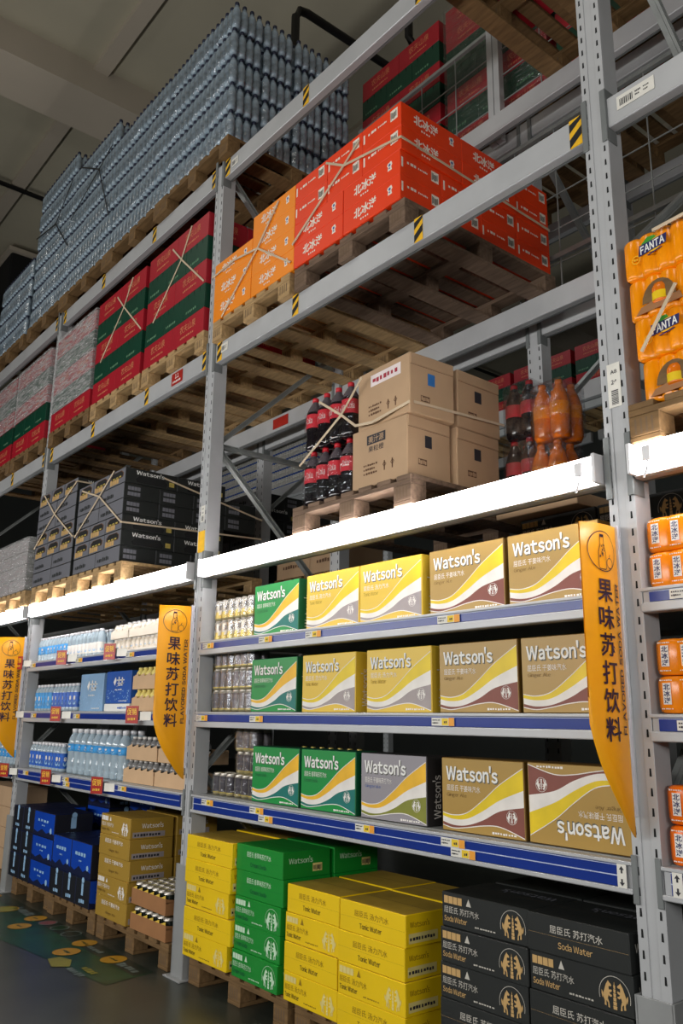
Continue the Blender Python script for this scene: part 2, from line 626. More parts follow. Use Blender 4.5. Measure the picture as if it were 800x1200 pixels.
def post_mesh(h, slots=True):
    mb = MB()
    mb.box(0.0, PW, 0.004, 0.09, 0.0, h, 'rack_grey')
    mb.box(0.0, 0.033, 0.0, 0.006, 0.0, h, 'rack_grey', 0.001)
    mb.box(PW - 0.033, PW, 0.0, 0.006, 0.0, h, 'rack_grey', 0.001)
    if slots:
        z = 0.6
        while z < h - 0.03:
            for x in (0.016, PW - 0.016):
                mb.add([(x - 0.004, -0.0006, z), (x + 0.004, -0.0006, z), (x + 0.003, -0.0006, z + 0.024), (x - 0.003, -0.0006, z + 0.024)], [(0, 1, 2, 3)], 'slot_dark')
            z += 0.058
    return mb.build('post')


def rear_post_mesh(h):
    mb = MB()
    mb.box(0.0, PW, 0.0, 0.085, 0.0, h, 'rack_grey')
    z = 0.6
    while z < h - 0.03:
        for x in (0.016, PW - 0.016):
            mb.add([(x - 0.004, -0.0006, z), (x + 0.004, -0.0006, z), (x + 0.003, -0.0006, z + 0.024), (x - 0.003, -0.0006, z + 0.024)], [(0, 1, 2, 3)], 'slot_dark')
        z += 0.058
    return mb.build('post')


def brace_mesh(a, b):
    mb = MB()
    mb.bar((0.049, a[0], a[1]), (0.049, b[0], b[1]), 0.026, 0.024, 'galvanised', (1, 0, 0))
    d = Vector((0, b[0] - a[0], b[1] - a[1])).normalized()
    n = Vector((0, -d.z, d.y))
    for s_ in (-1, 1):
        o = n * 0.013 * s_
        mb.bar((0.07, a[0] + o.y, a[1] + o.z), (0.07, b[0] + o.y, b[1] + o.z), 0.004, 0.014, 'galvanised', (1, 0, 0))
    return mb.build('brace')


def guard_mesh():
    mb = MB()
    mb.box(-0.012, PW + 0.012, -0.016, -0.008, 0.0, 0.56, 'guard_grey', 0.002)
    mb.box(-0.014, -0.006, -0.016, 0.10, 0.0, 0.56, 'guard_grey')
    mb.box(PW + 0.006, PW + 0.014, -0.016, 0.10, 0.0, 0.56, 'guard_grey')
    return mb.build('foot_guard')


def plate_mesh():
    mb = MB(); mb.box(-0.04, PW + 0.04, -0.05, 0.13, 0.0, 0.008, 'guard_grey', 0.002)
    return mb.build('base_plate')


def sticker(w, h, base, ink=True, code=True, txt=None):
    mb = MB()
    mb.box(0, w, -0.0012, 0, 0, h, base)
    f = mb.face((0, -0.0012, 0), (1, 0, 0), (0, 0, 1))
    if code:
        rng = random.Random(3)
        if w > h:
            x = w * 0.08
            while x < w * 0.42:
                t = rng.uniform(0.002, 0.005); f.rect(x, x + t, h * 0.2, h * 0.72, 'tag_ink'); x += t + 0.003
            f.fine(w * 0.5, h * 0.55, w * 0.16, h * 0.12, 'tag_ink', 4); f.fine(w * 0.72, h * 0.55, w * 0.16, h * 0.12, 'tag_ink', 4)
            f.fine(w * 0.5, h * 0.3, w * 0.12, h * 0.12, 'tag_ink', 3); f.fine(w * 0.72, h * 0.3, w * 0.12, h * 0.12, 'tag_ink', 3)
        else:
            y = h * 0.06
            while y < h * 0.38:
                t = rng.uniform(0.002, 0.004); f.rect(w * 0.25, w * 0.78, y, y + t, 'tag_ink'); y += t + 0.002
            if txt:
                f.text(txt[0], w * 0.28, h * 0.76, w * 0.5, h * 0.09, 'tag_ink', 0.02)
                f.text(txt[1], w * 0.28, h * 0.52, w * 0.45, h * 0.10, 'tag_ink', 0.02)
    return mb.build('label_sticker')


def yellow_patch():
    mb = MB(); mb.box(0, 0.075, -0.0012, 0, 0, 0.13, 'hazard_yellow')
    return mb.build('yellow_sticker')


ND = {-5.6: 'farthest left, beyond the left banner', -2.8: 'beside the left yellow banner', 0.0: 'beside the middle yellow banner', 2.8: 'beside the right yellow banner', 5.6: 'at right end'}
HU = {-5.6: 4.912, -2.8: 4.912, 0.0: 4.912, 2.8: 5.6, 5.6: 5.6}
ZIG = [((0.09, 1.02), (1.02, 0.12)), ((0.09, 1.06), (1.02, 1.98)), ((0.09, 2.93), (1.02, 2.02)), ((0.09, 2.99), (1.02, 3.86)), ((0.09, 4.84), (1.02, 3.92))]
for x in XU:
    h = HU[x]
    parts = [('front_post', cached(('post', h), lambda: post_mesh(h))),
             ('rear_post', cached(('rpost', h), lambda: rear_post_mesh(h)), (0, 1.015, 0)),
             ('foot_guard', cached('guard', guard_mesh)),
             ('base_plate', cached('plate', plate_mesh)), ('base_plate', cached('plate', plate_mesh), (0, 1.01, 0))]
    for i, (a, b) in enumerate(ZIG):
        parts.append(('brace', cached(('brace', i), lambda a=a, b=b: brace_mesh(a, b))))
    parts.append(('brace', cached('hbrace', lambda: brace_mesh((0.09, 2.96), (1.02, 2.96)))))
    if x == 0.0:
        parts.append(('yellow_sticker', cached('ypatch', yellow_patch), (0.012, -0.001, 2.285), 0, [], 'plain yellow sticker'))
        parts.append(('label_sticker', cached('postlab', lambda: sticker(0.045, 0.10, 'tag_white', txt=('A9', '23'))), (0.028, -0.001, 2.47)))
    if x == 2.8:
        parts.append(('label_sticker', cached('postlab2', lambda: sticker(0.05, 0.16, 'tag_white', txt=('A8', '24'))), (0.028, -0.001, 2.39)))
    assemble('rack_upright', parts, (x, 0, 0), 0, 'grey slotted steel rack upright frame standing ' + ND[x], 'rack upright', 'slotted uprights of the front racking')


def beam_mesh(L, z, d=0.05):
    mb = MB()
    h = z[1] - z[0]
    mb.box(0.001, L - 0.001, 0.004, d, 0, h, 'rack_grey', 0.004)
    mb.box(0.001, L - 0.001, d, d + 0.012, 0, h * 0.6, 'rack_edge')
    return mb.build('beam_body')


def end_plate(left):
    mb = MB()
    x0, x1 = (-0.02, 0.004) if left else (-0.004, 0.02)
    mb.box(x0, x1, -0.008, -0.0015, -0.055, 0.165, 'rack_edge', 0.002)
    xa, xb = (0.0006, 0.004) if left else (-0.004, -0.0006)
    mb.box(xa, xb, -0.006, 0.055, -0.055, 0.165, 'rack_edge')
    return mb.build('end_plate')


def hazard(h):
    mb = MB()
    w = 0.055
    mb.box(0, w, -0.0012, 0, 0, h, 'hazard_yellow')
    f = mb.face((0, -0.0012, 0), (1, 0, 0), (0, 0, 1))
    for k in (0.02, 0.55):
        pts = [(0, h * k), (0, min(h, h * (k + 0.30))), (w, min(h, h * (k + 0.62))), (w, min(h, h * (k + 0.32)))]
        f.poly(list(reversed(pts)), 'hazard_black')
    return mb.build('hazard_sticker')


def red_sign():
    mb = MB(); mb.box(0, 0.15, -0.0015, 0, 0, 0.085, 'promo_red')
    f = mb.face((0, -0.0015, 0), (1, 0, 0), (0, 0, 1))
    f.text('1.1', 0.05, 0.042, 0.05, 0.03, 'white', 0.02)
    f.fine(0.02, 0.012, 0.11, 0.016, 'white', 7)
    return mb.build('red_sign')


BAYS = {-1: 'bay beyond the left banner', 0: 'bay of bottled water', 1: 'bay of boxed soda', 2: 'bay at right edge'}
LEV = {'L4': (L4, 'middle beam'), 'L5': (L5, 'topmost beam'), 'L3': (L3, 'lamp beam')}
HZ = {('L4', 1): [0.12, 0.915, 1.875, 2.735], ('L4', 0): [-2.68, -1.80, -0.87, -0.06], ('L5', 1): [0.11, 0.965, 1.9], ('L5', 0): [-2.68, -1.84, -0.93, -0.06], ('L4', -1): [-4.6, -3.7, -2.87], ('L5', -1): [-2.87]}
for lv, (z, lname) in LEV.items():
    for b in BAYS:
        xa = PIT * (b - 1) + PW
        L = PIT - PW
        bm = cached(('beam', lv), lambda: beam_mesh(PIT - PW, z))
        h = z[1] - z[0]
        ps = [('beam_body', bm), ('end_plate', cached('epl', lambda: end_plate(True))), ('end_plate', cached('epr', lambda: end_plate(False)), (L, 0, 0))]
        for hx in HZ.get((lv, b), []):
            ps.append(('hazard_sticker', cached(('hz', lv), lambda: hazard(h)), (hx - xa, 0.003, 0), 0, [], 'yellow and black striped sticker'))
        if lv == 'L4' and b == 0:
            ps.append(('red_sign', cached('redsign', red_sign), (-0.47 - xa, 0.002, 0.02), 0, [], 'small red printed sign'))
        if lv == 'L4' and b in (1, 2):
            w = 0.075 if b == 1 else 0.15
            ps.append(('label_sticker', cached(('blab', b), lambda: sticker(w, 0.055, 'tag_white')), (0.07 if b == 1 else 0.045, 0.002, 0.045), 0, [], 'white barcode sticker'))
        if lv == 'L5' and b == 1:
            ps.append(('label_sticker', cached(('blab', 1), lambda: sticker(0.075, 0.055, 'tag_white')), (0.09, 0.002, 0.03), 0, [], 'white barcode sticker'))
        assemble('rack_beam', ps, (xa, 0, z[0]), 0, 'grey front ' + lname + ' of the ' + BAYS[b], 'rack beam', 'front beams of the racking', 'thing')
        rp = [('beam_body', bm), ('end_plate', cached('epl', lambda: end_plate(True))), ('end_plate', cached('epr', lambda: end_plate(False)), (L, 0, 0))]
        if lv == 'L4' and b == 0:
            rp.append(('red_sign', cached('redplain', lambda: (lambda m: (m.box(0, 0.2, -0.0015, 0, 0, 0.08, 'promo_red'), m.build('red_sign'))[1])(MB())), (-0.74 - xa, 0.003, 0.02), 0, [], 'plain red sign'))
        assemble('rack_beam', rp, (xa, 1.016, z[0]), 0, 'grey rear ' + lname + ' of the ' + BAYS[b], 'rack beam', 'rear beams of the racking', 'thing')

# racking standing back to back behind it
XB = ((1.56, 'first'), (-1.24, 'second'), (-4.04, 'third'), (4.36, 'outermost'))
for x, nm in XB:
    parts = [('front_post', cached('rpostB', lambda: rear_post_mesh(4.91))), ('rear_post', cached('rpostB', lambda: rear_post_mesh(4.91)), (0, 1.015, 0))]
    for i, (a, b) in enumerate(ZIG[2:]):
        parts.append(('brace', cached(('brace', i + 2), lambda a=a, b=b: brace_mesh(a, b))))
    assemble('rack_upright', parts, (x, 1.21, 0), 0, 'dim grey upright frame of the back racking, %s from the right' % nm, 'rack upright', 'uprights of the back racking')
for lv, (z, lname) in LEV.items():
    for x, nb in ((1.56, 'right bay'), (-1.24, 'middle bay'), (-4.04, 'left bay')):
        bm = cached(('beam', lv), lambda: beam_mesh(PIT - PW, z))
        for yy, nm in ((1.21, 'near'), (2.226, 'far')):
            assemble('rack_beam', [('beam_body', bm), ('end_plate', cached('epl', lambda: end_plate(True))), ('end_plate', cached('epr', lambda: end_plate(False)), (PIT - PW, 0, 0))],
                     (x + PW, yy, z[0]), 0, 'dim %s %s of the back racking, %s' % (nm, lname, nb), 'rack beam', 'beams of the back racking', 'thing')

# third racking across the next aisle
for x, nm in ((-9.9, 'left'), (-7.1, 'middle'), (-4.3, 'right'), (-1.5, 'rightmost')):
    assemble('rack_upright', [('front_post', cached('rpostB', lambda: rear_post_mesh(4.91)))], (x, 5.37, 0), 0, 'far upright post of the racking across the next aisle, %s one' % nm, 'rack upright', 'uprights of the far racking')
for k, x in enumerate((-9.8, -7.0, -4.2, -1.4)):
    assemble('rack_beam', [('beam_body', cached(('beam', 'L5'), lambda: beam_mesh(PIT - PW, L5)))], (x, 5.37, 4.79), 0,
             'far beam of the racking across the next aisle, %s from the left' % ('first', 'second', 'third', 'fourth')[k], 'rack beam', 'beams of the far racking', 'thing')
    assemble('rack_beam', [('beam_body', cached(('beam', 'L5'), lambda: beam_mesh(PIT - PW, L5)))], (x, 6.4, 4.79), 0,
             'rear beam of the racking across the next aisle, %s from the left' % ('first', 'second', 'third', 'fourth')[k], 'rack beam', 'beams of the far racking', 'thing')


# ------------------------------------------------------------------ strip lights on the lamp beams
def light_meshes(L):
    a = MB(); a.box(0, L, -0.014, 0.003, 0.0, 0.108, 'lamp_shell', 0.002)
    d = MB(); d.box(0.012, L - 0.012, -0.052, -0.0145, 0.006, 0.0975, 'strip_tube', 0.008)
    e = MB(); e.box(-0.002, 0.012, -0.053, -0.0, 0.002, 0.106, 'lamp_shell', 0.002)
    j = MB(); j.box(0, 0.034, -0.066, -0.053, 0.03, 0.08, 'lamp_shell', 0.004); j.tube([(0.02, -0.06, 0.03), (0.015, -0.064, 0.0), (-0.005, -0.05, -0.02)], 0.004, 'lamp_shell', 6)
    return a.build('lamp_tray'), d.build('diffuser'), e.build('end_cap'), j.build('switch_box')


LM = light_meshes(PIT - PW - 0.026)
for b in BAYS:
    xa = PIT * (b - 1) + PW + 0.013
    ps = [('lamp_tray', LM[0]), ('diffuser', LM[1]), ('end_cap', LM[2]), ('end_cap', LM[2], (PIT - PW - 0.036, 0, 0))]
    if b == 2:
        ps.append(('switch_box', LM[3], (0.06, 0, 0)))
    if b == 1:
        ps.append(('switch_box', LM[3], (PIT - PW - 0.1, 0, 0)))
    assemble('strip_light', ps, (xa, -0.001, L3[0] + 0.001), 0, 'glowing white strip light along the beam of the ' + BAYS[b], 'strip light', 'strip lights along the lamp beams')


# ------------------------------------------------------------------ price shelves
def shelf_parts(z, rows):
    L = PIT - PW
    h = z[1] - z[0]
    deck = MB(); deck.box(0.002, L - 0.002, 0.045, 1.0, -0.03, 0.0, 'shelf_steel')
    deck.box(0.002, L - 0.002, 1.0, 1.03, -0.05, 0.0, 'shelf_steel')
    lip = MB()
    lip.box(0.002, L - 0.002, 0.0, 0.044, -h, -0.002, 'rack_grey', 0.003)
    lip.box(0, L, -0.014, 0.0, -h, -h + (0.030 if rows == 1 else 0.016), 'rack_grey', 0.003)
    lip.box(0, L, -0.012, 0.0, -0.012, -0.001, 'rack_grey', 0.002)
    st = MB()
    top = -0.013; bot = -h + (0.031 if rows == 1 else 0.017)
    st.box(0.03, L - 0.03, -0.010, 0.0, bot, top, 'strip_blue', 0.001)
    if rows == 2:
        m = (top + bot) / 2
        st.box(0.03, L - 0.03, -0.0125, -0.0095, m - 0.0015, m + 0.0015, 'strip_line')
    st.box(0.03, L - 0.03, -0.0118, -0.0095, top - 0.003, top - 0.001, 'strip_line')
    return deck.build('shelf_deck'), lip.build('front_lip'), st.build('price_strip')


def shelf_end():
    mb = MB(); mb.box(-0.004, 0.016, -0.009, -0.0015, -0.12, 0.02, 'rack_edge', 0.002)
    return mb.build('end_plate')


SHN = {'L2A': 'upper', 'L2B': 'middle', 'L1': 'lower'}
for nm, z, rows in (('L2A', L2A, 1), ('L2B', L2B, 1), ('L1', L1, 2)):
    pm = shelf_parts(z, rows)
    for b in BAYS:
        xa = PIT * (b - 1) + PW
        ps = [('shelf_deck', pm[0]), ('front_lip', pm[1]), ('price_strip', pm[2], (0, 0, 0), 0, [], 'blue price strip')]
        if nm == 'L1':
            ps += [('end_plate', cached('shend', shelf_end), (-0.016, 0, 0)), ('end_plate', cached('shend', shelf_end), (PIT - PW + 0.002, 0, 0))]
        assemble('store_shelf', ps, (xa, 0, z[1]), 0, '%s grey shelf with a blue price strip in the %s' % (SHN[nm], BAYS[b]), 'shelf', 'price shelves of the racking', 'thing')


# ------------------------------------------------------------------ price tags and promotion cards
def tag_mesh(kind):
    mb = MB()
    h = 0.030
    w = 0.12
    mb.box(0, w, -0.0012, 0, 0, h, 'tag_white')
    f = mb.face((0, -0.0012, 0), (1, 0, 0), (0, 0, 1))
    f.rect(w * 0.46, w * 0.74, 0.002, h - 0.002, 'tag_yellow')
    f.rect(w * 0.76, w, 0.0, h, 'tag_orange')
    f.fine(0.006, h * 0.62, w * 0.36, h * 0.18, 'tag_ink', 6)
    f.fine(0.006, h * 0.25, w * 0.28, h * 0.2, 'tag_ink', 5)
    f.fine(w * 0.56, h * 0.3, w * 0.14, h * 0.34, 'tag_ink', 2)
    return mb.build('price_tag')


def arrow_mesh():
    mb = MB()
    mb.box(0, 0.032, -0.0012, 0, 0, 0.068, 'tag_white')
    f = mb.face((0, -0.0012, 0), (1, 0, 0), (0, 0, 1))
    for v, s_ in ((0.042, 1), (0.026, -1)):
        a = [(0.013, v), (0.019, v), (0.019, v + s_ * 0.010), (0.025, v + s_ * 0.010), (0.016, v + s_ * 0.021), (0.007, v + s_ * 0.010), (0.013, v + s_ * 0.010)]
        f.poly(a if s_ > 0 else list(reversed(a)), 'tag_ink')
    return mb.build('arrow_tag')


def card_mesh():
    mb = MB()
    mb.box(0, 0.10, -0.004, 0, 0, 0.105, 'promo_red', 0.001)
    f = mb.face((0, -0.004, 0), (1, 0, 0), (0, 0, 1))
    f.text('促销', 0.012, 0.05, 0.076, 0.042, 'promo_yellow', 0.012)
    f.fine(0.02, 0.018, 0.06, 0.016, 'promo_yellow', 5)
    return mb.build('card')


TAG = tag_mesh(0)
TAGP = [  # shelf, x, z, where
    ('L2A', 0.15, 1.712, 'under the gold can packs on the upper shelf'),
    ('L2A', 0.72, 1.712, 'under the pale green box on the upper shelf'),
    ('L2A', 1.12, 1.712, 'under the first yellow box on the upper shelf'),
    ('L2A', 2.0, 1.712, 'under the first gold box on the upper shelf'),
    ('L2B', 0.12, 1.318, 'under the can packs on the middle shelf, boxed soda bay'),
    ('L2B', 0.66, 1.318, 'under the green box on the middle shelf'),
    ('L2B', 1.96, 1.318, 'under the first gold box on the middle shelf'),
    ('L1', 0.22, 0.883, 'under the can packs on the lower shelf, boxed soda bay'),
    ('L1', 0.69, 0.883, 'under the first green box on the lower shelf'),
    ('L1', 0.77, 0.851, 'in the second strip row below the green boxes'),
    ('L1', 1.50, 0.883, 'under the grey box on the lower shelf'),
    ('L1', 2.00, 0.883, 'under the gold box on the lower shelf, upper of two'),
    ('L1', 2.05, 0.851, 'under the gold box on the lower shelf, lower of two'),
    ('L2A', 3.0, 1.712, 'under the orange can packs on the upper shelf'),
    ('L2B', 2.99, 1.318, 'under the orange can packs on the middle shelf'),
    ('L2A', -2.62, 1.712, 'at the left end of the upper shelf of bottled water'),
    ('L2A', -1.68, 1.712, 'beside the middle red card of the upper water shelf'),
    ('L2A', -0.84, 1.712, 'beside the red card under the white drink packs'),
    ('L2B', -2.5, 1.318, 'at the left end of the middle shelf of bottled water'),
    ('L2B', -1.64, 1.318, 'beside the red card under the light blue box'),
    ('L2B', -0.40, 1.318, 'beside the red card under the yellow capped bottles'),
    ('L1', -2.55, 0.883, 'at the left end of the lower shelf of bottled water'),
    ('L1', -1.74, 0.883, 'under the large water bottles, upper of two'),
    ('L1', -1.72, 0.851, 'under the large water bottles, lower of two'),
    ('L1', -0.82, 0.883, 'under the beige trays on the lower shelf'),
]
for s_, x, z, where in TAGP:
    ob('price_tag', TAG, None, (x, -0.0135, z), 0, 'white and yellow price tag ' + where, 'price tag', 'price tags on the shelf strips')
ARW = arrow_mesh()
ob('arrow_tag', ARW, None, (2.752, -0.0135, 0.848), 0, 'white tag with two black arrows at right end of the boxed soda lower shelf', 'arrow tag', 'arrow tags on the shelf ends')
ob('arrow_tag', ARW, None, (2.935, -0.0135, 0.848), 0, 'white tag with two black arrows under the right edge orange cans', 'arrow tag', 'arrow tags on the shelf ends')
CARD = card_mesh()
ARM = (lambda m: (m.box(0.1, 0.115, -0.002, 0.008, 0.03, 0.075, 'tag_ink'), m.box(0.115, 0.2, -0.003, -0.001, 0.02, 0.07, 'tag_white'), m.build('price_holder'))[2])(MB())
for x, z, where in ((-2.80, 1.70, 'on the left post at the upper water shelf'), (-1.86, 1.70, 'below the middle of the upper water shelf'), (-1.02, 1.70, 'below the white drink packs on the upper shelf'),
                    (-2.86, 1.295, 'on the left post at the middle water shelf'), (-1.88, 1.295, 'below the light blue box on the middle shelf'), (-0.62, 1.295, 'below the yellow capped bottles on the middle shelf'),
                    (-2.88, 0.85, 'on the left post at the lower water shelf'), (-1.96, 0.85, 'below the small blue bottles on the lower shelf'), (-1.06, 0.85, 'below the large water bottles on the lower shelf')):
    assemble('promotion_card', [('card', CARD), ('price_holder', ARM, (0, 0, 0), 0, [], 'black clip with a white price slip')], (x, -0.088, z), 0.40, 'red promotion card with yellow writing hung ' + where, 'promotion card', 'red promotion cards')
# ------------------------------------------------------------------ pallets
def pallet_meshes(w, d, m):
    t = MB()
    n = 7
    bw = w / (n + 0.35 * (n - 1)) if False else w * 0.105
    for i in range(n):
        x = (w - bw) * i / (n - 1)
        t.box(x, x + bw, 0, d, 0.112, 0.134, m, 0.002)
    st = MB(); st.box(0, w, 0, 0.095, 0.09, 0.112, m, 0.002)
    bl = MB(); bl.box(0, 0.11, 0, 0.095, 0.018, 0.09, m, 0.003)
    f = bl.face((0, 0, 0), (1, 0, 0), (0, 0, 1))
    for k in range(4):
        f.rect(0.02 + k * 0.02, 0.027 + k * 0.02, 0.026, 0.078, 'wood_ink')
    rn = MB(); rn.box(0, 0.11, 0, d, 0.0, 0.018, m, 0.002)
    return t.build('deck_slats'), st.build('stringer'), bl.build('block'), rn.build('runner')


PALN = [0]


def pallet(x0, y0, z, w, d, m, label, group, rot=0.0):
    ms = cached(('pal', w, d, m), lambda: pallet_meshes(w, d, m))
    ps = [('deck_slats', ms[0])]
    for j in range(3):
        ps.append(('stringer', ms[1], (0, (d - 0.095) * j / 2, 0)))
    for i in range(3):
        ps.append(('runner', ms[3], ((w - 0.11) * i / 2, 0, 0)))
        for j in range(3):
            ps.append(('block', ms[2], ((w - 0.11) * i / 2, (d - 0.095) * j / 2, 0)))
    return assemble('wooden_pallet', ps, (x0, y0, z), rot, label, 'pallet', group)


PH = 0.135


# ------------------------------------------------------------------ cartons
def carton(name, w, d, h, base, front=None, right=None, top=None, topm=None, seam=True, back=False):
    mb = MB()
    mb.box(-w / 2, w / 2, -d / 2, d / 2, 0, h, base, 0.0025)
    F = mb.face((-w / 2, -d / 2, 0), (1, 0, 0), (0, 0, 1))
    Rr = mb.face((w / 2, -d / 2, 0), (0, 1, 0), (0, 0, 1))
    T = mb.face((-w / 2, -d / 2, h), (1, 0, 0), (0, 1, 0))
    if front:
        front(F, w, h)
    if right:
        right(Rr, d, h)
    if seam:
        T.rect(0.004, w - 0.004, d / 2 - 0.001, d / 2 + 0.001, 'seam', 1)
    if topm:
        T.rect(0.004, w - 0.004, 0.004, d - 0.004, topm, 0.6)
    if top:
        top(T, w, d)
    return mb.build(name)


def emblem(f, u, v, r, m, ring=True, k=2):
    """round badge: two rearing beasts either side of a pagoda"""
    if ring:
        f.ring(u, v, r, r * 0.045, m, k)
    for i in range(6):
        y = v - r * 0.78 + i * r * 0.23
        w = r * (0.17 - 0.018 * i)
        f.rect(u - w * 0.75, u + w * 0.75, y, y + r * 0.15, m, k)
        f.poly([(u - w, y + r * 0.15), (u + w, y + r * 0.15), (u + w * 0.6, y + r * 0.2), (u - w * 0.6, y + r * 0.2)], m, k)
    f.poly([(u - r * 0.03, v + r * 0.6), (u + r * 0.03, v + r * 0.6), (u, v + r * 0.78)], m, k)
    beast = [(0.20, 0.50), (0.24, 0.58), (0.36, 0.66), (0.44, 0.76), (0.50, 0.66), (0.60, 0.52), (0.70, 0.28), (0.80, 0.02), (0.82, -0.24), (0.74, -0.42), (0.76, -0.66),
             (0.62, -0.68), (0.63, -0.44), (0.52, -0.28), (0.44, -0.06), (0.33, -0.14), (0.20, -0.10), (0.20, -0.02), (0.32, 0.0), (0.38, 0.10), (0.24, 0.14), (0.18, 0.22), (0.22, 0.28), (0.40, 0.24), (0.42, 0.38), (0.38, 0.46), (0.28, 0.44)]
    leg = [(0.50, -0.26), (0.60, -0.40), (0.50, -0.50), (0.50, -0.74), (0.38, -0.76), (0.42, -0.46)]
    tail = [(0.82, -0.02), (0.93, 0.16), (0.95, -0.06), (0.88, -0.30), (0.82, -0.16)]
    for s in (-1, 1):
        for shp in (beast, leg, tail):
            p = [(u + s * x * r * 0.98, v + y * r) for x, y in shp]
            f.poly(list(reversed(p)) if s > 0 else p, m, k)


def display_front(base, b1, b2, b3, cn, en, enm):
    def fn(F, w, h):
        S = lambda a: [(u * w, v * h) for u, v in a]
        y_hi = [(0.012, 0.245), (0.15, 0.22), (0.32, 0.27), (0.52, 0.46), (0.72, 0.68), (0.988, 0.91)]
        y_lo = [(0.012, 0.195), (0.15, 0.165), (0.32, 0.19), (0.52, 0.32), (0.72, 0.48), (0.988, 0.63)]
        w_lo = [(0.012, 0.120), (0.15, 0.085), (0.32, 0.105), (0.52, 0.20), (0.72, 0.34), (0.988, 0.415)]
        b_lo = [(0.012, 0.075), (0.15, 0.045), (0.32, 0.075), (0.52, 0.125), (0.72, 0.135), (0.988, 0.03)]
        F.band(S(y_lo), S(y_hi), b1, 1)
        F.band(S(w_lo), S(y_lo), b2, 1)
        F.band(S(b_lo), S(w_lo), b3, 1)
        for c in (y_hi, b_lo):
            F.band(S([(u, v - 0.006) for u, v in c]), S([(u, v + 0.006) for u, v in c]), 'wave_white', 2)
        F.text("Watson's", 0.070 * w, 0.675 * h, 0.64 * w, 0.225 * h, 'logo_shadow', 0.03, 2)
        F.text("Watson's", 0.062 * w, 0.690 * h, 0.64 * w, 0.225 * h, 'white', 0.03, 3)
        F.text(cn, 0.068 * w, 0.545 * h, 0.42 * w, 0.085 * h, 'wave_white', 0.0, 2)
        F.text(en, 0.068 * w, 0.455 * h, 0.25 * w, 0.065 * h, enm, 0.0, 2)
        emblem(F, 0.85 * w, 0.275 * h, 0.075 * h * 1.2, 'wave_white')
        F.fine(0.62 * w, 0.035 * h, 0.28 * w, 0.03 * h, 'wave_white', 9)
    return fn


def display_side(F, d, h):
    F.text("Watson's", d * 0.62, h * 0.1, h * 0.62, d * 0.38, 'wave_white', 0.01, 2, 90)


DSP = {
    'green': ('disp_green', display_front('disp_green', 'wave_amber', 'wave_white', 'wave_teal', '屈臣氏 香草味苏打汽水', 'Cream Soda', 'green_dark')),
    'yellow': ('disp_yellow', display_front('disp_yellow', 'wave_yellow', 'wave_white', 'wave_lilac', '屈臣氏 汤力汽水', 'Tonic Water', 'tonic_ink')),
    'gold': ('disp_gold', display_front('disp_gold', 'wave_yellow', 'wave_white', 'wave_brown', '屈臣氏 干姜味汽水', 'Ginger Ale', 'ginger_dark')),
    'grey': ('disp_grey', display_front('disp_grey', 'wave_amber', 'wave_white', 'wave_olive', '屈臣氏 干姜味苏打汽水', 'Gingerale', 'print_blue')),
}


def display_mesh(k):
    base, fn = DSP[k]
    mb = MB()
    w, d, h = 0.405, 0.125, 0.27
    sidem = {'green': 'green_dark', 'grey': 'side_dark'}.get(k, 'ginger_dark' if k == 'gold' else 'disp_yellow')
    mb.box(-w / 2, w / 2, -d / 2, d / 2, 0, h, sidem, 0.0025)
    F = mb.face((-w / 2, -d / 2, 0), (1, 0, 0), (0, 0, 1))
    F.rect(0.003, w - 0.003, 0.003, h - 0.003, base, 0.5)
    fn(F, w, h)
    S = mb.face((w / 2, -d / 2, 0), (0, 1, 0), (0, 0, 1))
    display_side(S, d, h)
    T = mb.face((-w / 2, -d / 2, h), (1, 0, 0), (0, 1, 0))
    T.rect(0.01, w - 0.01, d * 0.48, d * 0.52, 'seam', 1)
    return mb.build('carton')


def put(mesh, label, cat, x, y, z, rot=0.0, group=None, name='soda_carton'):
    return ob(name, mesh, None, (x, y, z), rot, label, cat, group)


YD = 0.055 + 0.0625
SHZ = {'upper': L2A[1], 'middle': L2B[1], 'lower': L1[1]}
ROWS = {
    'upper': [('green', 0.563), ('yellow', 1.030), ('yellow', 1.440), ('gold', 1.890), ('gold', 2.312)],
    'middle': [('green', 0.560), ('yellow', 1.010), ('yellow', 1.490), ('gold', 1.938), ('gold', 2.357)],
    'lower': [('green', 0.597), ('green', 1.016), ('grey', 1.455), ('gold', 1.943), ('gold', 2.364)],
}
CNT = {'upper': {'green': ['at'], 'yellow': ['first', 'second'], 'gold': ['first', 'second']}}
for sh, row in ROWS.items():
    seen = {}
    for k, x in row:
        seen[k] = seen.get(k, 0) + 1
        tot = sum(1 for q in row if q[0] == k)
        pos = '' if tot == 1 else ('left-of-pair ' if seen[k] == 1 else 'right-of-pair ')
        where = 'upright %s%s soda box with white wave stripes on the %s shelf' % (pos.replace('left-of-pair', 'first').replace('right-of-pair', 'second'), k, sh)
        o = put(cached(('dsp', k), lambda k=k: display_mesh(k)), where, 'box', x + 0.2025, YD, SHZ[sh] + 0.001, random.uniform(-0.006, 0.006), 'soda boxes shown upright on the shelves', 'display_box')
        if sh == 'lower' and k == 'gold' and seen[k] == 2:
            o.rotation_euler = (0, PI, 0)
            o.location = (x + 0.2025, YD, SHZ[sh] + 0.272)
            o['label'] = 'gold soda box standing upside down on the lower shelf beside the right banner'


# ---- floor stacks
def icons(F, u, v, s, m):
    for i in range(4):
        F.rect(u + i * s * 1.12, u + i * s * 1.12 + s, v, v + s * 1.25, m, 2)


def face_two_line(cn, en, m1, m2, b=0.0):
    def fn(F, w, h):
        F.text(cn, 0.24 * w, 0.56 * h, 0.52 * w, 0.21 * h, m1, b, 2)
        if en:
            F.text(en, 0.32 * w, 0.20 * h, 0.34 * w, 0.18 * h, m2, 0.012, 2)
        F.rect(0.003, w - 0.003, 0.488 * h, 0.492 * h, m2, 1)
    return fn


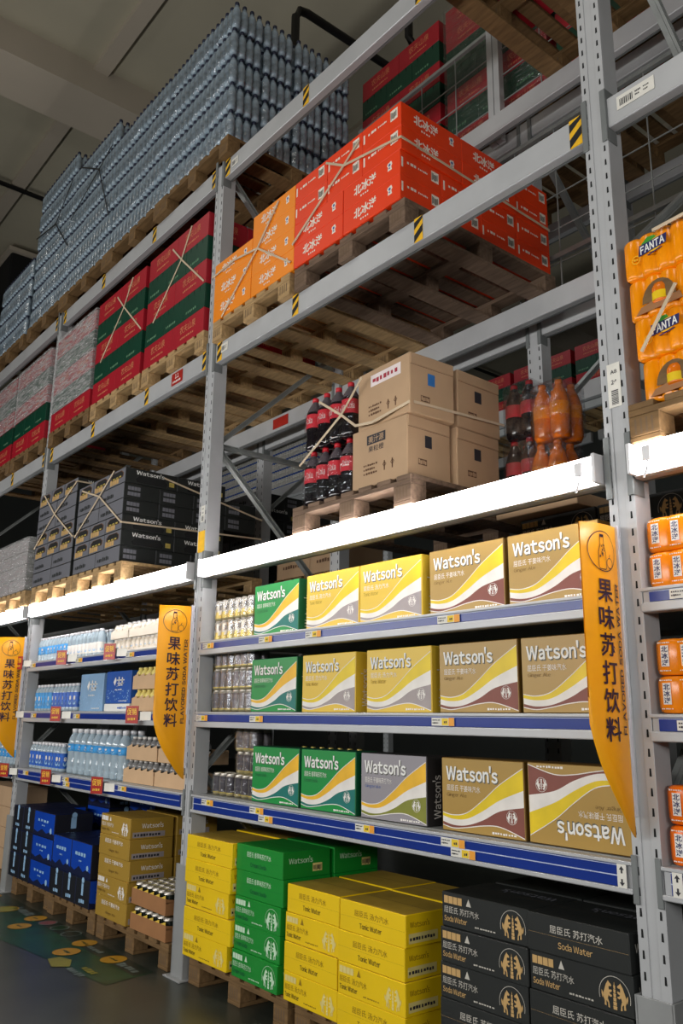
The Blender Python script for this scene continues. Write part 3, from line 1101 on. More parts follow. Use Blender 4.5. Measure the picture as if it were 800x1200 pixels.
def face_icons(cn, en, m1, m2, m3, ring, left='icons'):
    def fn(F, w, h):
        icons(F, 0.03 * w, 0.68 * h, 0.05 * w, m3)
        F.poly([(0.30 * w, 0.70 * h), (0.36 * w, 0.70 * h), (0.33 * w, 0.92 * h)], m1, 2)
        F.text(cn, 0.03 * w, 0.40 * h, 0.42 * w, 0.2 * h, m1, 0.0, 2)
        F.text(en, 0.03 * w, 0.16 * h, 0.28 * w, 0.17 * h, m2, 0.015, 2)
        F.fine(0.40 * w, 0.14 * h, 0.24 * w, 0.05 * h, m1, 8)
        r = 0.46 * h
        if ring:
            F.ring(0.83 * w, 0.42 * h, r * 1.02, r * 0.03, m1, 2, 24, -0.25, PI + 0.25)
        emblem(F, 0.83 * w, 0.44 * h, r * 0.92, m3 if ring else m3, False)
    return fn


def side_plain(txt, m, m2):
    def fn(F, d, h):
        F.text(txt, 0.08 * d, 0.60 * h, 0.38 * d, 0.2 * h, m, 0.01, 2)
        F.rect(0.06 * d, 0.62 * d, 0.12 * h, 0.42 * h, m2, 1)
        F.fine(0.08 * d, 0.2 * h, 0.5 * d, 0.12 * h, 'tag_ink', 9)
    return fn


def top_word(m):
    def fn(T, w, d):
        T.text("Watson's", 0.92 * w, 0.78 * d, 0.6 * w, 0.2 * d, m, 0.02, 2, 180)
    return fn


def M_tonic(kind, w):
    if kind == 'A':
        return carton('tonic_carton', w, 0.28, 0.118, 'tonic_yellow', face_two_line('屈臣氏 汤力汽水', 'Tonic Water', 'tonic_ink', 'tonic_ink_dark'), side_plain("Watson's", 'tonic_ink', 'tonic_silver'), None, 'tonic_top')
    return carton('tonic_carton', w, 0.28, 0.118, 'tonic_yellow', face_icons('屈臣氏 汤力汽水', 'Tonic Water', 'tonic_ink', 'tonic_ink_dark', 'tonic_silver', False), side_plain("Watson's", 'tonic_ink', 'tonic_silver'), None, 'tonic_top')


def side_green(F, d, h):
    F.text("Watson's", 0.12 * d, 0.55 * h, 0.5 * d, 0.24 * h, 'green_pale', 0.01, 2)
    F.rect(0.62 * d, 0.82 * d, 0.2 * h, 0.5 * h, 'tonic_silver', 2)
    F.fine(0.63 * d, 0.22 * h, 0.18 * d, 0.24 * h, 'tag_ink', 8, 3)


def M_green(kind, w):
    if kind == 'A':
        return carton('cream_soda_carton', w, 0.28, 0.119, 'green_carton', face_two_line('屈臣氏 香草味苏打汽水', 'Cream Soda', 'green_pale', 'green_dark', 0.006), side_green)
    return carton('cream_soda_carton', w, 0.28, 0.119, 'green_carton', face_icons('屈臣氏 香草味苏打汽水', 'Cream Soda', 'green_pale', 'green_dark', 'green_pale', True), side_green)


def side_black(F, d, h):
    F.text("Watson's", 0.1 * d, 0.5 * h, 0.5 * d, 0.25 * h, 'soda_silver', 0.02, 2)


def M_black(kind, w):
    if kind == 'A':
        return carton('soda_water_carton', w, 0.28, 0.117, 'soda_black', face_two_line('屈臣氏 苏打汽水', 'Soda Water', 'soda_silver', 'soda_gold', 0.004), side_black, top_word('soda_grey'))
    return carton('soda_water_carton', w, 0.28, 0.117, 'soda_black', face_icons('屈臣氏 苏打汽水', 'Soda Water', 'soda_silver', 'soda_gold', 'soda_gold', True), side_black, top_word('soda_grey'))


def face_ginger(kind):
    def fa(F, w, h):
        F.text('屈臣氏 干姜味汽水', 0.2 * w, 0.62 * h, 0.6 * w, 0.22 * h, 'wave_white', 0.006, 2)
        F.text('Ginger Ale', 0.35 * w, 0.2 * h, 0.32 * w, 0.16 * h, 'ginger_dark', 0.01, 2)
    return fa if kind == 'A' else face_icons('屈臣氏 干姜味汽水', 'Ginger Ale', 'wave_white', 'ginger_dark', 'wave_white', False)


def side_ginger(F, d, h):
    F.text("Watson's", 0.26 * d, 0.52 * h, 0.5 * d, 0.26 * h, 'wave_white', 0.012, 2)
    F.rect(0.06 * d, 0.8 * d, 0.08 * h, 0.34 * h, 'wave_lilac', 1)
    F.fine(0.1 * d, 0.12 * h, 0.6 * d, 0.16 * h, 'tag_ink', 9)


def M_ginger(kind, w):
    return carton('ginger_ale_carton', w, 0.29, 0.119, 'ginger_gold', face_ginger(kind), side_ginger, None, None)


def floor_stack(fac, seq, x0, y0, z0, wA, wB, hh, desc, where, group, name, d=0.28, jit=0.008, second=0):
    n = len(seq)
    for i, k in enumerate(seq):
        w = wA if k == 'A' else wB
        me = cached((name, k, w), lambda k=k, w=w: fac(k, w))
        put(me, '%s carton, %s layer of the %s' % (desc, nth(i, n), where), 'carton', x0 + w / 2 + random.uniform(-jit, jit) * 0.5, y0 + d / 2 + random.uniform(-jit, jit), z0 + i * (hh + 0.0006), random.uniform(-0.012, 0.012), group, name)
    if second:
        for i in range(n - second, n):
            me = cached((name, 'A', wA), lambda: fac('A', wA))
            put(me, '%s carton, second row, %s layer, %s' % (desc, nth(i, n), where), 'carton', x0 + wA / 2 + 0.004, y0 + d * 1.5 + 0.022, z0 + i * (hh + 0.0006), random.uniform(-0.008, 0.008), group, name)


pallet(0.148, 0.0, 0.0, 0.88, 1.05, 'wood_brown', 'brown wooden pallet on the floor under the yellow and green cartons', 'pallets on the floor')
pallet(1.08, 0.0, 0.0, 0.86, 1.05, 'wood_brown', 'brown wooden pallet on the floor under the lower yellow stacks', 'pallets on the floor')
pallet(1.955, 0.02, 0.0, 0.79, 1.05, 'wood_brown', 'brown wooden pallet on the floor under the black cartons', 'pallets on the floor')
floor_stack(M_tonic, 'BABAA', 0.125, -0.03, PH, 0.452, 0.425, 0.118, 'yellow tonic water', 'tall yellow stack beside middle post', 'yellow tonic cartons on the floor pallets', 'tonic_carton', second=2)
floor_stack(M_green, 'CCCAA'.replace('C', 'B'), 0.590, -0.015, PH, 0.395, 0.385, 0.119, 'green cream soda', 'green stack', 'green cream soda cartons', 'cream_soda_carton', second=3)
floor_stack(M_tonic, 'BABA', 1.025, -0.02, PH, 0.375, 0.378, 0.118, 'yellow tonic water', 'low yellow stack next to the green', 'yellow tonic cartons on the floor pallets', 'tonic_carton', second=2)
floor_stack(M_tonic, 'ABAA'.replace('B', 'B'), 1.412, -0.03, PH, 0.400, 0.400, 0.118, 'yellow tonic water', 'low yellow stack next to the black', 'yellow tonic cartons on the floor pallets', 'tonic_carton', second=2)
floor_stack(M_black, 'AABBB', 1.990, -0.01, PH, 0.400, 0.400, 0.117, 'black soda water', 'left black stack', 'black soda water cartons on the floor pallet', 'soda_water_carton', second=1)
floor_stack(M_black, 'BAABA', 2.397, -0.012, PH, 0.385, 0.385, 0.117, 'black soda water', 'black stack beside the right post', 'black soda water cartons on the floor pallet', 'soda_water_carton', second=1)

# ---- bay of bottled water, floor level
pallet(-1.02, 0.0, 0.0, 0.94, 1.05, 'wood_brown', 'brown pallet under the gold ginger ale cartons and can trays', 'pallets on the floor')
pallet(-1.85, 0.0, 0.0, 0.80, 1.05, 'wood_brown', 'brown pallet under the right blue water cartons', 'pallets on the floor')
pallet(-2.655, 0.02, 0.0, 0.79, 1.05, 'wood_brown', 'brown pallet under the left blue water cartons', 'pallets on the floor')
floor_stack(M_ginger, 'ABAAB', -1.02, -0.02, PH, 0.43, 0.43, 0.119, 'gold ginger ale', 'gold stack on the floor', 'gold ginger ale cartons', 'ginger_ale_carton', 0.29, second=3)


def ice_blue(F, w, h):
    F.rect(0.004, w - 0.004, 0.004, h - 0.004, 'ice_blue', 0.5)
    F.poly([(0.004, 0.004), (w - 0.004, 0.004), (w - 0.004, 0.18 * h), (0.8 * w, 0.26 * h), (0.62 * w, 0.16 * h), (0.42 * w, 0.30 * h), (0.2 * w, 0.14 * h), (0.004, 0.22 * h)], 'ice_navy', 1)
    F.fine(0.2 * w, 0.58 * h, 0.56 * w, 0.13 * h, 'ice_pale', 4)
    F.fine(0.4 * w, 0.42 * h, 0.16 * w, 0.06 * h, 'ice_pale', 2)
    F.disc(0.84 * w, 0.3 * h, 0.05 * w, 'ice_pale', 2)


def ice_dark(F, w, h):
    F.rect(0.004, w - 0.004, 0.004, h - 0.004, 'ice_black', 0.5)
    F.rect(0.42 * w, 0.56 * w, 0.4 * h, 0.85 * h, 'ice_pale', 1)
    F.fine(0.3 * w, 0.12 * h, 0.4 * w, 0.16 * h, 'ice_pale', 3)
    F.disc(0.5 * w, 0.93 * h, 0.02, 'ice_pale', 1)


def M_ice(kind):
    if kind == 'blue':
        return carton('water_carton', 0.285, 0.40, 0.17, 'ice_navy', ice_blue, ice_blue)
    if kind == 'wide':
        return carton('water_carton', 0.40, 0.285, 0.17, 'ice_navy', ice_blue, ice_dark)
    if kind == 'dark3':
        return carton('water_carton', 0.222, 0.40, 0.17, 'ice_navy', ice_dark, ice_blue)
    return carton('water_carton', 0.225, 0.40, 0.17, 'ice_navy', ice_dark, ice_blue)


for i in range(3):
    for j, x in enumerate((-2.68, -2.453)):
        put(cached(('ice', 'dark'), lambda: M_ice('dark')), 'dark end of navy water carton, %s layer, %s column of the left blue stack' % (nth(i, 3), ('first', 'second')[j]), 'carton', x + 0.1125, 0.19, PH + i * 0.171, random.uniform(-0.01, 0.01), 'blue water cartons on the floor', 'water_carton')
    put(cached(('ice', 'wide'), lambda: M_ice('wide')), 'bright blue faced water carton, %s layer of the left blue stack' % nth(i, 3), 'carton', -2.223 + 0.20, 0.135, PH + i * 0.171, random.uniform(-0.01, 0.01), 'blue water cartons on the floor', 'water_carton')
for j, x in enumerate((-1.81, -1.585, -1.36)):
    put(cached(('ice', 'dark3'), lambda: M_ice('dark3')), 'dark end of navy water carton, bottom layer, %s of three in right blue stack' % ('first', 'second', 'third')[j], 'carton', x + 0.111, 0.19, PH, 0, 'blue water cartons on the floor', 'water_carton')
for j, x in enumerate((-1.81, -1.475)):
    put(cached(('ice', 'b33'), lambda: carton('water_carton', 0.33, 0.40, 0.215, 'ice_navy', ice_blue, ice_dark)), 'bright blue water carton on top of the right blue stack, %s of two' % ('first', 'second')[j], 'carton', x + 0.165, 0.19, PH + 0.172, 0, 'blue water cartons on the floor', 'water_carton')
for j in range(2):
    put(cached(('ice', 'wide'), lambda: M_ice('wide')), 'navy water carton in the back row behind the blue stacks, %s' % ('left one', 'right one')[j], 'carton', -2.2 + j * 0.75, 0.62, PH + 0.52 * 0, 0, 'blue water cartons on the floor', 'water_carton')
    for k in (1, 2, 3):
        put(cached(('ice', 'wide'), lambda: M_ice('wide')), 'navy water carton stacked in back row, %s layer, %s' % (nth(k, 4), ('left one', 'right one')[j]), 'carton', -2.2 + j * 0.75, 0.62, PH + 0.171 * k, 0, 'blue water cartons on the floor', 'water_carton')
# brown cartons beyond the left post
for i in range(4):
    for j in range(2):
        put(cached('kraftsmall', lambda: carton('brown_carton', 0.36, 0.30, 0.155, 'kraft', None, None)), 'plain brown carton beyond the far left post, %s layer, %s' % (nth(i, 4), ('outer', 'inner')[j]), 'carton', -3.42 + j * 0.37, 0.17, PH + i * 0.157, 0, 'brown cartons beyond the left post', 'brown_carton')
pallet(-3.72, 0.0, 0.0, 0.86, 1.05, 'wood_brown', 'brown pallet under the brown cartons beyond the left post', 'pallets on the floor')


# ---- trays of cans on the floor
def can_mesh(kind, r=0.0325, h=0.115):
    mb = MB()
    body = {'dark': 'bottle_dark', 'tin': 'tin_dark', 'gold': 'tin_silver'}[kind]
    mb.lathe([(r * 0.80, 0), (r * 0.97, 0.006), (r, 0.012)], 'can_rim', 14, cap1=False)
    if kind == 'tin':
        mb.lathe([(r, 0.012), (r, h * 0.16)], 'tin_gold', 14, cap0=False, cap1=False)
        mb.lathe([(r, h * 0.16), (r, h * 0.86)], 'tin_dark', 14, cap0=False, cap1=False)
        for k in range(7):
            a = 2 * PI * k / 7
            for (z0, z1, da, m) in ((0.018, h * 0.5, 0.22, 'tin_silver'), (h * 0.45, h * 0.84, 0.16, 'tin_silver')):
                if (k + int(z0 * 100)) % 2 == 0:
                    P = [((r + 0.0006) * math.cos(a + q), (r + 0.0006) * math.sin(a + q), z) for q, z in ((-da, z0), (da, z0 + 0.01), (da * 1.2, z1), (-da * 0.2, z1 - 0.008))]
                    mb.add(P, [(0, 1, 2, 3)], m)
    elif kind == 'gold':
        mb.lathe([(r, 0.012), (r, h * 0.42)], 'tin_gold', 14, cap0=False, cap1=False)
        mb.lathe([(r, h * 0.42), (r, h * 0.86)], 'tin_silver', 14, cap0=False, cap1=False)
        for k in range(6):
            a = 2 * PI * k / 6 + 0.3
            P = [((r + 0.0006) * math.cos(a + q), (r + 0.0006) * math.sin(a + q), z) for q, z in ((-0.2, 0.03), (0.2, 0.035), (0.25, 0.06), (-0.1, 0.055))]
            mb.add(P, [(0, 1, 2, 3)], 'wave_white')
            P = [((r + 0.0006) * math.cos(a + q), (r + 0.0006) * math.sin(a + q), z) for q, z in ((-0.1, 0.062), (0.14, 0.062), (0.16, 0.09), (-0.1, 0.085))]
            mb.add(P, [(0, 1, 2, 3)], 'tin_dark')
    else:
        mb.lathe([(r, 0.012), (r, h * 0.86)], body, 14, cap0=False, cap1=False)
    mb.lathe([(r, h * 0.86), (r * 0.86, h * 0.95), (r * 0.86, h)], 'tin_silver', 14, cap0=False, cap1=False)
    mb.lathe([(r * 0.86, h), (r * 0.80, h), (r * 0.78, h - 0.004), (0.001, h - 0.004)], 'can_rim', 14, cap0=False)
    return mb.build('can')


def tray_mesh(w, d, h, m, flap=True):
    mb = MB()
    t = 0.004
    mb.box(0, w, 0, d, 0, t, m)
    mb.box(0, w, 0, t, t, h, m); mb.box(0, w, d - t, d, t, h, m)
    for x in (0, w - t):
        mb.box(x, x + t, t, d - t, t, h * 0.8, m)
        if flap:
            mb.add([(x, 0.0, h), (x, 0.10, h * 0.8), (x, 0.0, h * 0.7), (x + t, 0, h), (x + t, 0.10, h * 0.8), (x + t, 0, h * 0.7)], [(0, 1, 4, 3), (0, 2, 1), (3, 4, 5)], m)
    if flap:
        n = int(w / 0.07)
        for i in range(n):
            x = w * i / n
            mb.add([(x + 0.01, 0, h), (x + w / n * 0.9, 0, h), (x + w / n * 0.9, 0, h + 0.018)], [(0, 1, 2)], m if m != 'tray_brown' else 'tray_yellow')
            mb.add([(x + 0.01, 0.0005, h), (x + w / n * 0.9, 0.0005, h), (x + w / n * 0.9, 0.0005, h + 0.018)], [(0, 2, 1)], m if m != 'tray_brown' else 'tray_yellow')
    return mb.build('tray')


for i in range(2):
    tw, td = 0.43, 0.285
    ps = [('tray', cached('trayb', lambda: tray_mesh(tw, td, 0.085, 'tray_brown')))]
    cm = cached('candark', lambda: can_mesh('dark'))
    for a in range(6):
        for b_ in range(4):
            ps.append(('can', cm, (0.04 + a * 0.07, 0.04 + b_ * 0.068, 0.0045)))
    assemble('can_tray', ps, (-0.55, -0.005, PH + 0.002 + i * 0.135), 0.01 - 0.02 * i, '%s brown tray of dark green cans beside the gold cartons' % ('lower', 'upper')[i], 'can tray', 'trays of dark cans')


# ---- six packs of slim tins, boxed soda bay
def sixpack(kind, x0, y0, z0, label, nx=3, ny=2, rot=0.0):
    cm = cached(('can', kind), lambda: can_mesh(kind))
    ps = []
    p = 0.0662
    for a in range(nx):
        for b_ in range(ny):
            ps.append(('can', cm, (p / 2 + a * p, p / 2 + b_ * p, 0.001)))
    def fm():
        mb = MB(); mb.box(-0.001, nx * p + 0.001, -0.001, ny * p + 0.001, 0.002, 0.112, 'shrink_film', 0.012)
        return mb.build('film_wrap')
    ps.append(('film_wrap', cached(('sixfilm', nx, ny), fm)))
    assemble('can_pack', ps, (x0, y0, z0), rot, label, 'can pack', 'small can packs on the soda shelves')


zU = SHZ['upper'] + 0.001
for i in range(2):
    for j in range(2):
        sixpack('gold', 0.122 + j * 0.204, 0.06, zU + i * 0.117, '%s gold and white can pack on the upper shelf, %s' % (('lower', 'upper')[i], ('beside the post', 'beside the pale green box')[j]))
zM = SHZ['middle'] + 0.001
for i in range(3):
    for j in range(2):
        sixpack('tin', 0.125 + j * 0.204 + (0.012 if i == 2 else 0), 0.065, zM + i * 0.117 * (1 if i < 2 else 1), '%s dark can pack on the middle shelf, %s' % (('bottom', 'middle', 'top')[i], ('beside the post', 'beside the green box')[j]))
zL = SHZ['lower'] + 0.001
sixpack('tin', 0.165, 0.07, zL, 'single layer dark can pack on the lower shelf, beside the post')
sixpack('tin', 0.383, 0.07, zL, 'bottom dark can pack beside the green box, lower shelf')
sixpack('tin', 0.350, 0.10, zL + 0.117, 'middle dark can pack of the tower beside the green box')
sixpack('tin', 0.368, 0.08, zL + 0.234, 'top dark can pack of the tower beside the green box')
# dark bottles standing behind the boxes
def dark_bottle():
    mb = MB()
    mb.lathe([(0.028, 0), (0.03, 0.006), (0.03, 0.16), (0.024, 0.19), (0.012, 0.225), (0.0115, 0.255)], 'bottle_dark', 14)
    return mb.build('bottle_glass')


def dark_cap():
    mb = MB(); mb.lathe([(0.014, 0.25), (0.014, 0.264), (0.012, 0.267)], 'tin_gold', 12)
    return mb.build('cap')


for i in range(7):
    assemble('soda_bottle', [('bottle_glass', cached('dkb', dark_bottle)), ('cap', cached('dkc', dark_cap))], (0.66 + i * 0.075, 0.34, zL + 0.0), 0, 'dark glass bottle behind the green boxes on the lower shelf, %s from the left' % ORDN[i], 'bottle', 'dark bottles behind the green boxes')


# ---- dark beer cartons standing at the back of the upper shelf
def beer_front(F, w, h):
    F.text('PAULANER', 0.16 * w, 0.3 * h, 0.72 * w, 0.36 * h, 'ice_pale', 0.02, 2)
    F.ring(0.09 * w, 0.5 * h, 0.05 * w, 0.012, 'ice_pale')


for i in range(3):
    for k in range(2):
        put(cached('beer', lambda: carton('beer_carton', 0.39, 0.26, 0.222, 'paul_navy', beer_front, None)), 'navy beer carton, back of the upper shelf, %s layer, %s' % (('lower', 'upper')[k], ('behind the first yellow box', 'behind the second yellow box', 'behind the gold box')[i]),
            'carton', 0.82 + i * 0.40, 0.88, zU + k * 0.224, 0, 'navy beer cartons behind the soda boxes', 'beer_carton')
for i in range(2):
    for k in range(4):
        put(cached('blk40', lambda: M_black('B', 0.40)), 'black carton at back of the upper shelf, %s layer, behind %s gold box' % (nth(k, 4), ('the first', 'the second')[i]), 'carton', 2.16 + i * 0.41, 0.72, zU + k * 0.118, 0, 'black cartons behind the gold boxes', 'soda_water_carton')


# ---- orange can packs, bay at right edge
def bumpy(nx, ny, p, h, m, bump, top=0.018, seg=5):
    """pack of round cans under a tight printed film: scalloped outline, rounded top and bottom"""
    pts = []
    w, d = nx * p, ny * p
    def side(ax, ay, ux, uy, n, nxv, nyv):
        for i in range(n):
            for k in range(seg):
                t = (i + k / seg)
                q = abs(math.sin(PI * (k / seg)))
                o = bump * (q ** 0.6) - bump
                pts.append((ax + ux * t * p + nxv * o, ay + uy * t * p + nyv * o, nxv, nyv))
    side(0, 0, 1, 0, nx, 0, -1)
    side(w, 0, 0, 1, ny, 1, 0)
    side(w, d, -1, 0, nx, 0, 1)
    side(0, d, 0, -1, ny, -1, 0)
    rings = [(0.0, 0.75), (0.004, 0.35), (top, 0.0), (h * 0.5, -0.05), (h - top, 0.0), (h - 0.005, 0.4), (h, 1.0)]
    vs = []; fs = []
    n = len(pts)
    for z, ins in rings:
        for x, y, a, b_ in pts:
            i_ = ins * 0.010
            cx = w / 2; cy = d / 2
            vs.append((x + (cx - x) * i_ / (w / 2), y + (cy - y) * i_ / (d / 2), z))
    for r in range(len(rings) - 1):
        for k in range(n):
            k2 = (k + 1) % n
            fs.append((r * n + k, r * n + k2, (r + 1) * n + k2, (r + 1) * n + k))
    fs.append(tuple(reversed(range(n)))); fs.append(tuple(range((len(rings) - 1) * n, len(rings) * n)))
    mb = MB(); mb.add(vs, fs, m, True)
    return mb


def ocean_mesh(m):
    p = 0.068
    mb = bumpy(6, 4, p, 0.112, m, 0.010)
    f = mb.face((0, -0.002, 0), (1, 0, 0), (0, 0, 1))
    for i in range(6):
        u = p * i + p * 0.5
        f.rect(u - 0.0135, u + 0.0135, 0.026, 0.091, 'wave_white', 1)
        for j, c in enumerate('北冰洋'):
            f.text(c, u - 0.011, 0.070 - j * 0.0205, 0.022, 0.0185, 'fanta_blue', 0.02, 3)
        f.fine(u - 0.022, 0.097, 0.044, 0.005, 'print_white', 6)
        f.fine(u - 0.02, 0.011, 0.04, 0.004, 'print_white', 6)
    return mb.build('orange_can_pack')


for sh, key in (('upper', 'ocean_film'), ('middle', 'ocean_film'), ('lower', 'ocean_film_low')):
    for k in range(2):
        me = cached(('ocean', key), lambda key=key: ocean_mesh(key))
        for c in range(2):
            ob('orange_can_pack', me, None, (2.912 + c * 0.425, 0.022 + 0.004 * k, SHZ[sh] + 0.002 + k * 0.1155), 0.0, 'orange film can pack, blue lettering, %s shelf, %s layer, %s' % (sh, ('bottom', 'top')[k], ('beside the right post', 'second from post')[c]), 'can pack', 'orange can packs in the bay at right edge')
for i in range(3):
    put(cached('blk40', lambda: M_black('B', 0.40)), 'topmost black carton, back of the right edge bay, %s from the post' % ('first', 'second', 'third')[i], 'carton', 3.12 + i * 0.42, 0.75, zU + 0.236, 0, 'black cartons at the back of the right edge bay', 'soda_water_carton')
    for k in range(2):
        put(cached('blk40', lambda: M_black('B', 0.40)), 'black carton, back of the right edge bay, layer %s, %s from the post' % (('one', 'two')[k], ('first', 'second', 'third')[i]), 'carton', 3.12 + i * 0.42, 0.75, zU + 0.118 * k, 0, 'black cartons at the back of the right edge bay', 'soda_water_carton')
# ------------------------------------------------------------------ bottled water on the shelves
def bottle_parts(r, h, labm, lab=(0.3, 0.62), capm='cap_white', bodym='water_clear', neck=0.0145, n=14):
    b = MB()
    b.lathe([(r * 0.8, 0), (r, 0.006), (r, h * 0.12), (r * 0.95, h * 0.15), (r, h * 0.18), (r, h * 0.26), (r * 0.96, h * 0.285), (r * 0.96, h * 0.63), (r, h * 0.66), (r, h * 0.70), (r * 0.86, h * 0.79), (neck * 1.1, h * 0.90), (neck, h * 0.93), (neck, h * 0.955)], bodym, n)
    l = MB()
    l.lathe([(r + 0.0005, h * lab[0]), (r + 0.0005, h * lab[1])], labm, n, cap0=False, cap1=False)
    for k in range(4):
        a = -PI / 2 + k * PI / 2
        for dz, dw, m in ((0.62, 0.30, 'wave_white'), (0.3, 0.42, 'ice_pale')):
            z = h * (lab[0] + (lab[1] - lab[0]) * dz)
            q = (lab[1] - lab[0]) * h * 0.1
            P = [((r + 0.0012) * math.cos(a + s * dw), (r + 0.0012) * math.sin(a + s * dw), z + t) for s, t in ((-1, -q), (0, -q * 1.6), (1, -q), (1, q), (0, q * 1.5), (-1, q))]
            l.add(P, [(0, 1, 2, 3, 4, 5)], m)
    c = MB(); c.lathe([(neck * 1.2, h * 0.905), (neck * 1.28, h * 0.985), (neck * 1.1, h)], capm, 12)
    return [('bottle_body', b.build('bottle_body')), ('label', l.build('label')), ('cap', c.build('cap'))]


def bottles(key, r, h, labm, x0, y0, z, nx, ny, px, py, label, group, lab=(0.3, 0.62), capm='cap_white', bodym='water_clear'):
    ps = cached(('bot', key), lambda: bottle_parts(r, h, labm, lab, capm, bodym, max(0.0145, r * 0.42)))
    for i in range(nx):
        for j in range(ny):
            assemble('water_bottle', ps, (x0 + i * px + random.uniform(-0.002, 0.002), y0 + j * py, z), random.uniform(0, 6.28) if j else random.uniform(-0.4, 0.4), '%s, %s row, %s from the left' % (label, ('front', 'second')[j], ORDN[i]), 'bottle', group)


bottles('aqua', 0.031, 0.195, 'label_aqua', -2.655, 0.085, zU, 9, 2, 0.069, 0.072, 'small pale blue label bottle, upper water shelf', 'small bottles, left half of the upper shelf')
bottles('wht', 0.031, 0.195, 'wave_white', -2.03, 0.085, zU, 9, 2, 0.069, 0.072, 'small white label bottle, upper water shelf', 'small bottles, middle of the upper shelf', (0.12, 0.5))
bottles('tall', 0.033, 0.245, 'label_aqua', -1.395, 0.26, zU, 5, 2, 0.078, 0.08, 'taller bottle behind the white drink packs', 'taller bottles behind the drink packs')
bottles('navy', 0.032, 0.205, 'label_aqua', -2.62, 0.085, zM, 5, 2, 0.070, 0.074, 'small aqua label bottle, middle water shelf', 'small bottles, left of the middle shelf', (0.1, 0.7))
bottles('navyb', 0.032, 0.205, 'label_navy', -2.25, 0.085, zM, 7, 2, 0.070, 0.074, 'small dark blue label bottle beside the pale blue box', 'small bottles next to the light blue box', (0.15, 0.68))
bottles('sml', 0.032, 0.20, 'label_navy', -2.62, 0.085, zL, 10, 2, 0.069, 0.074, 'small blue label bottle, lower water shelf', 'small bottles on the lower shelf', (0.12, 0.66), 'cap_white')
bottles('big', 0.046, 0.315, 'label_aqua', -1.855, 0.105, zL, 9, 2, 0.1065, 0.11, 'large blue banded water bottle, lower shelf', 'large water bottles on the lower shelf', (0.50, 0.66))


def tray_of(bkey, r, h, n, m, x0, y0, z, w, d, th, label, group, name='bottle_tray'):
    ps = [('tray', cached(('tray', w, d, th, m), lambda: tray_mesh(w, d, th, m)))]
    bp = CACHE[('bot', bkey)]
    p = w / n
    for i in range(n):
        for j in range(2):
            ps.append(('bottle', bp[0][1], (p / 2 + i * p, p / 2 + 0.004 + j * p, 0.005), 0, [('label', bp[1][1]), ('cap', bp[2][1])]))
    assemble(name, ps, (x0, y0, z), 0, label, 'bottle tray', group)


cached(('bot', 'milk'), lambda: bottle_parts(0.029, 0.092, 'milk_white', (0.3, 0.6), 'wave_white', 'milk_white', 0.017))
cached(('bot', 'lemon'), lambda: bottle_parts(0.031, 0.135, 'milk_white', (0.3, 0.6), 'cap_yellow', 'cap_yellow', 0.014))
cached(('bot', 'smoke'), lambda: bottle_parts(0.030, 0.135, 'bottle_dark', (0.3, 0.6), 'wave_white', 'bottle_smoke', 0.013))
for i in range(2):
    for j, (x, n) in enumerate(((-1.265, 4), (-0.975, 7), (-0.50, 6))):
        w = (0.27, 0.46, 0.40)[j]
        tray_of('milk', 0.029, 0.092, n, 'milk_white', x, 0.06, zU + i * 0.0985, w, 0.20, 0.05 if i else 0.02, '%s white drink bottle pack on the upper water shelf, %s' % (('lower', 'upper')[i], ('beside the small bottles', 'in the middle', 'beside the middle banner')[j]), 'white drink packs')
        if i == 0:
            pass
for i in range(2):
    for j, x in enumerate((-0.865, -0.435)):
        tray_of('lemon', 0.031, 0.135, 6, 'tray_beige', x, 0.06, zM + i * 0.1405, 0.42, 0.24, 0.085, '%s beige tray of yellow capped bottles, %s on the middle shelf' % (('lower', 'upper')[i], ('beside the deep blue box', 'behind the middle banner')[j]), 'beige trays of bottles')
for i in range(2):
    for j, x in enumerate((-0.915, -0.48)):
        tray_of('smoke', 0.030, 0.135, 6, 'tray_beige', x + 0.03 * i, 0.06, zL + i * 0.1405, 0.42, 0.24, 0.08, '%s beige tray of white capped bottles, lower shelf, %s' % (('lower', 'upper')[i], ('beside the large water bottles', 'behind the middle banner tip')[j]), 'beige trays of bottles')


def splash(F, w, h, m):
    P = lambda a: [(u * w, v * h) for u, v in a]
    F.poly(P([(0.30, 0.66), (0.36, 0.55), (0.42, 0.70), (0.38, 0.82)]), m, 2)
    F.rect(0.44 * w, 0.74 * w, 0.70 * h, 0.735 * h, m, 2); F.rect(0.46 * w, 0.70 * w, 0.60 * h, 0.63 * h, m, 2)
    F.rect(0.50 * w, 0.54 * w, 0.54 * h, 0.82 * h, m, 2); F.rect(0.63 * w, 0.67 * w, 0.54 * h, 0.80 * h, m, 2)
    F.poly(P([(0.40, 0.52), (0.60, 0.545), (0.76, 0.66), (0.58, 0.57)]), m, 2)
    F.fine(0.38 * w, 0.40 * h, 0.28 * w, 0.045 * h, m, 5)
    rng = random.Random(5)
    for i in range(46):
        F.disc(rng.uniform(0.06, 0.94) * w, rng.uniform(0.05, 0.40) * h, rng.uniform(0.002, 0.006), 'ice_pale', 1, 8)
    F.fine(0.55 * w, 0.06 * h, 0.34 * w, 0.03 * h, m, 8)


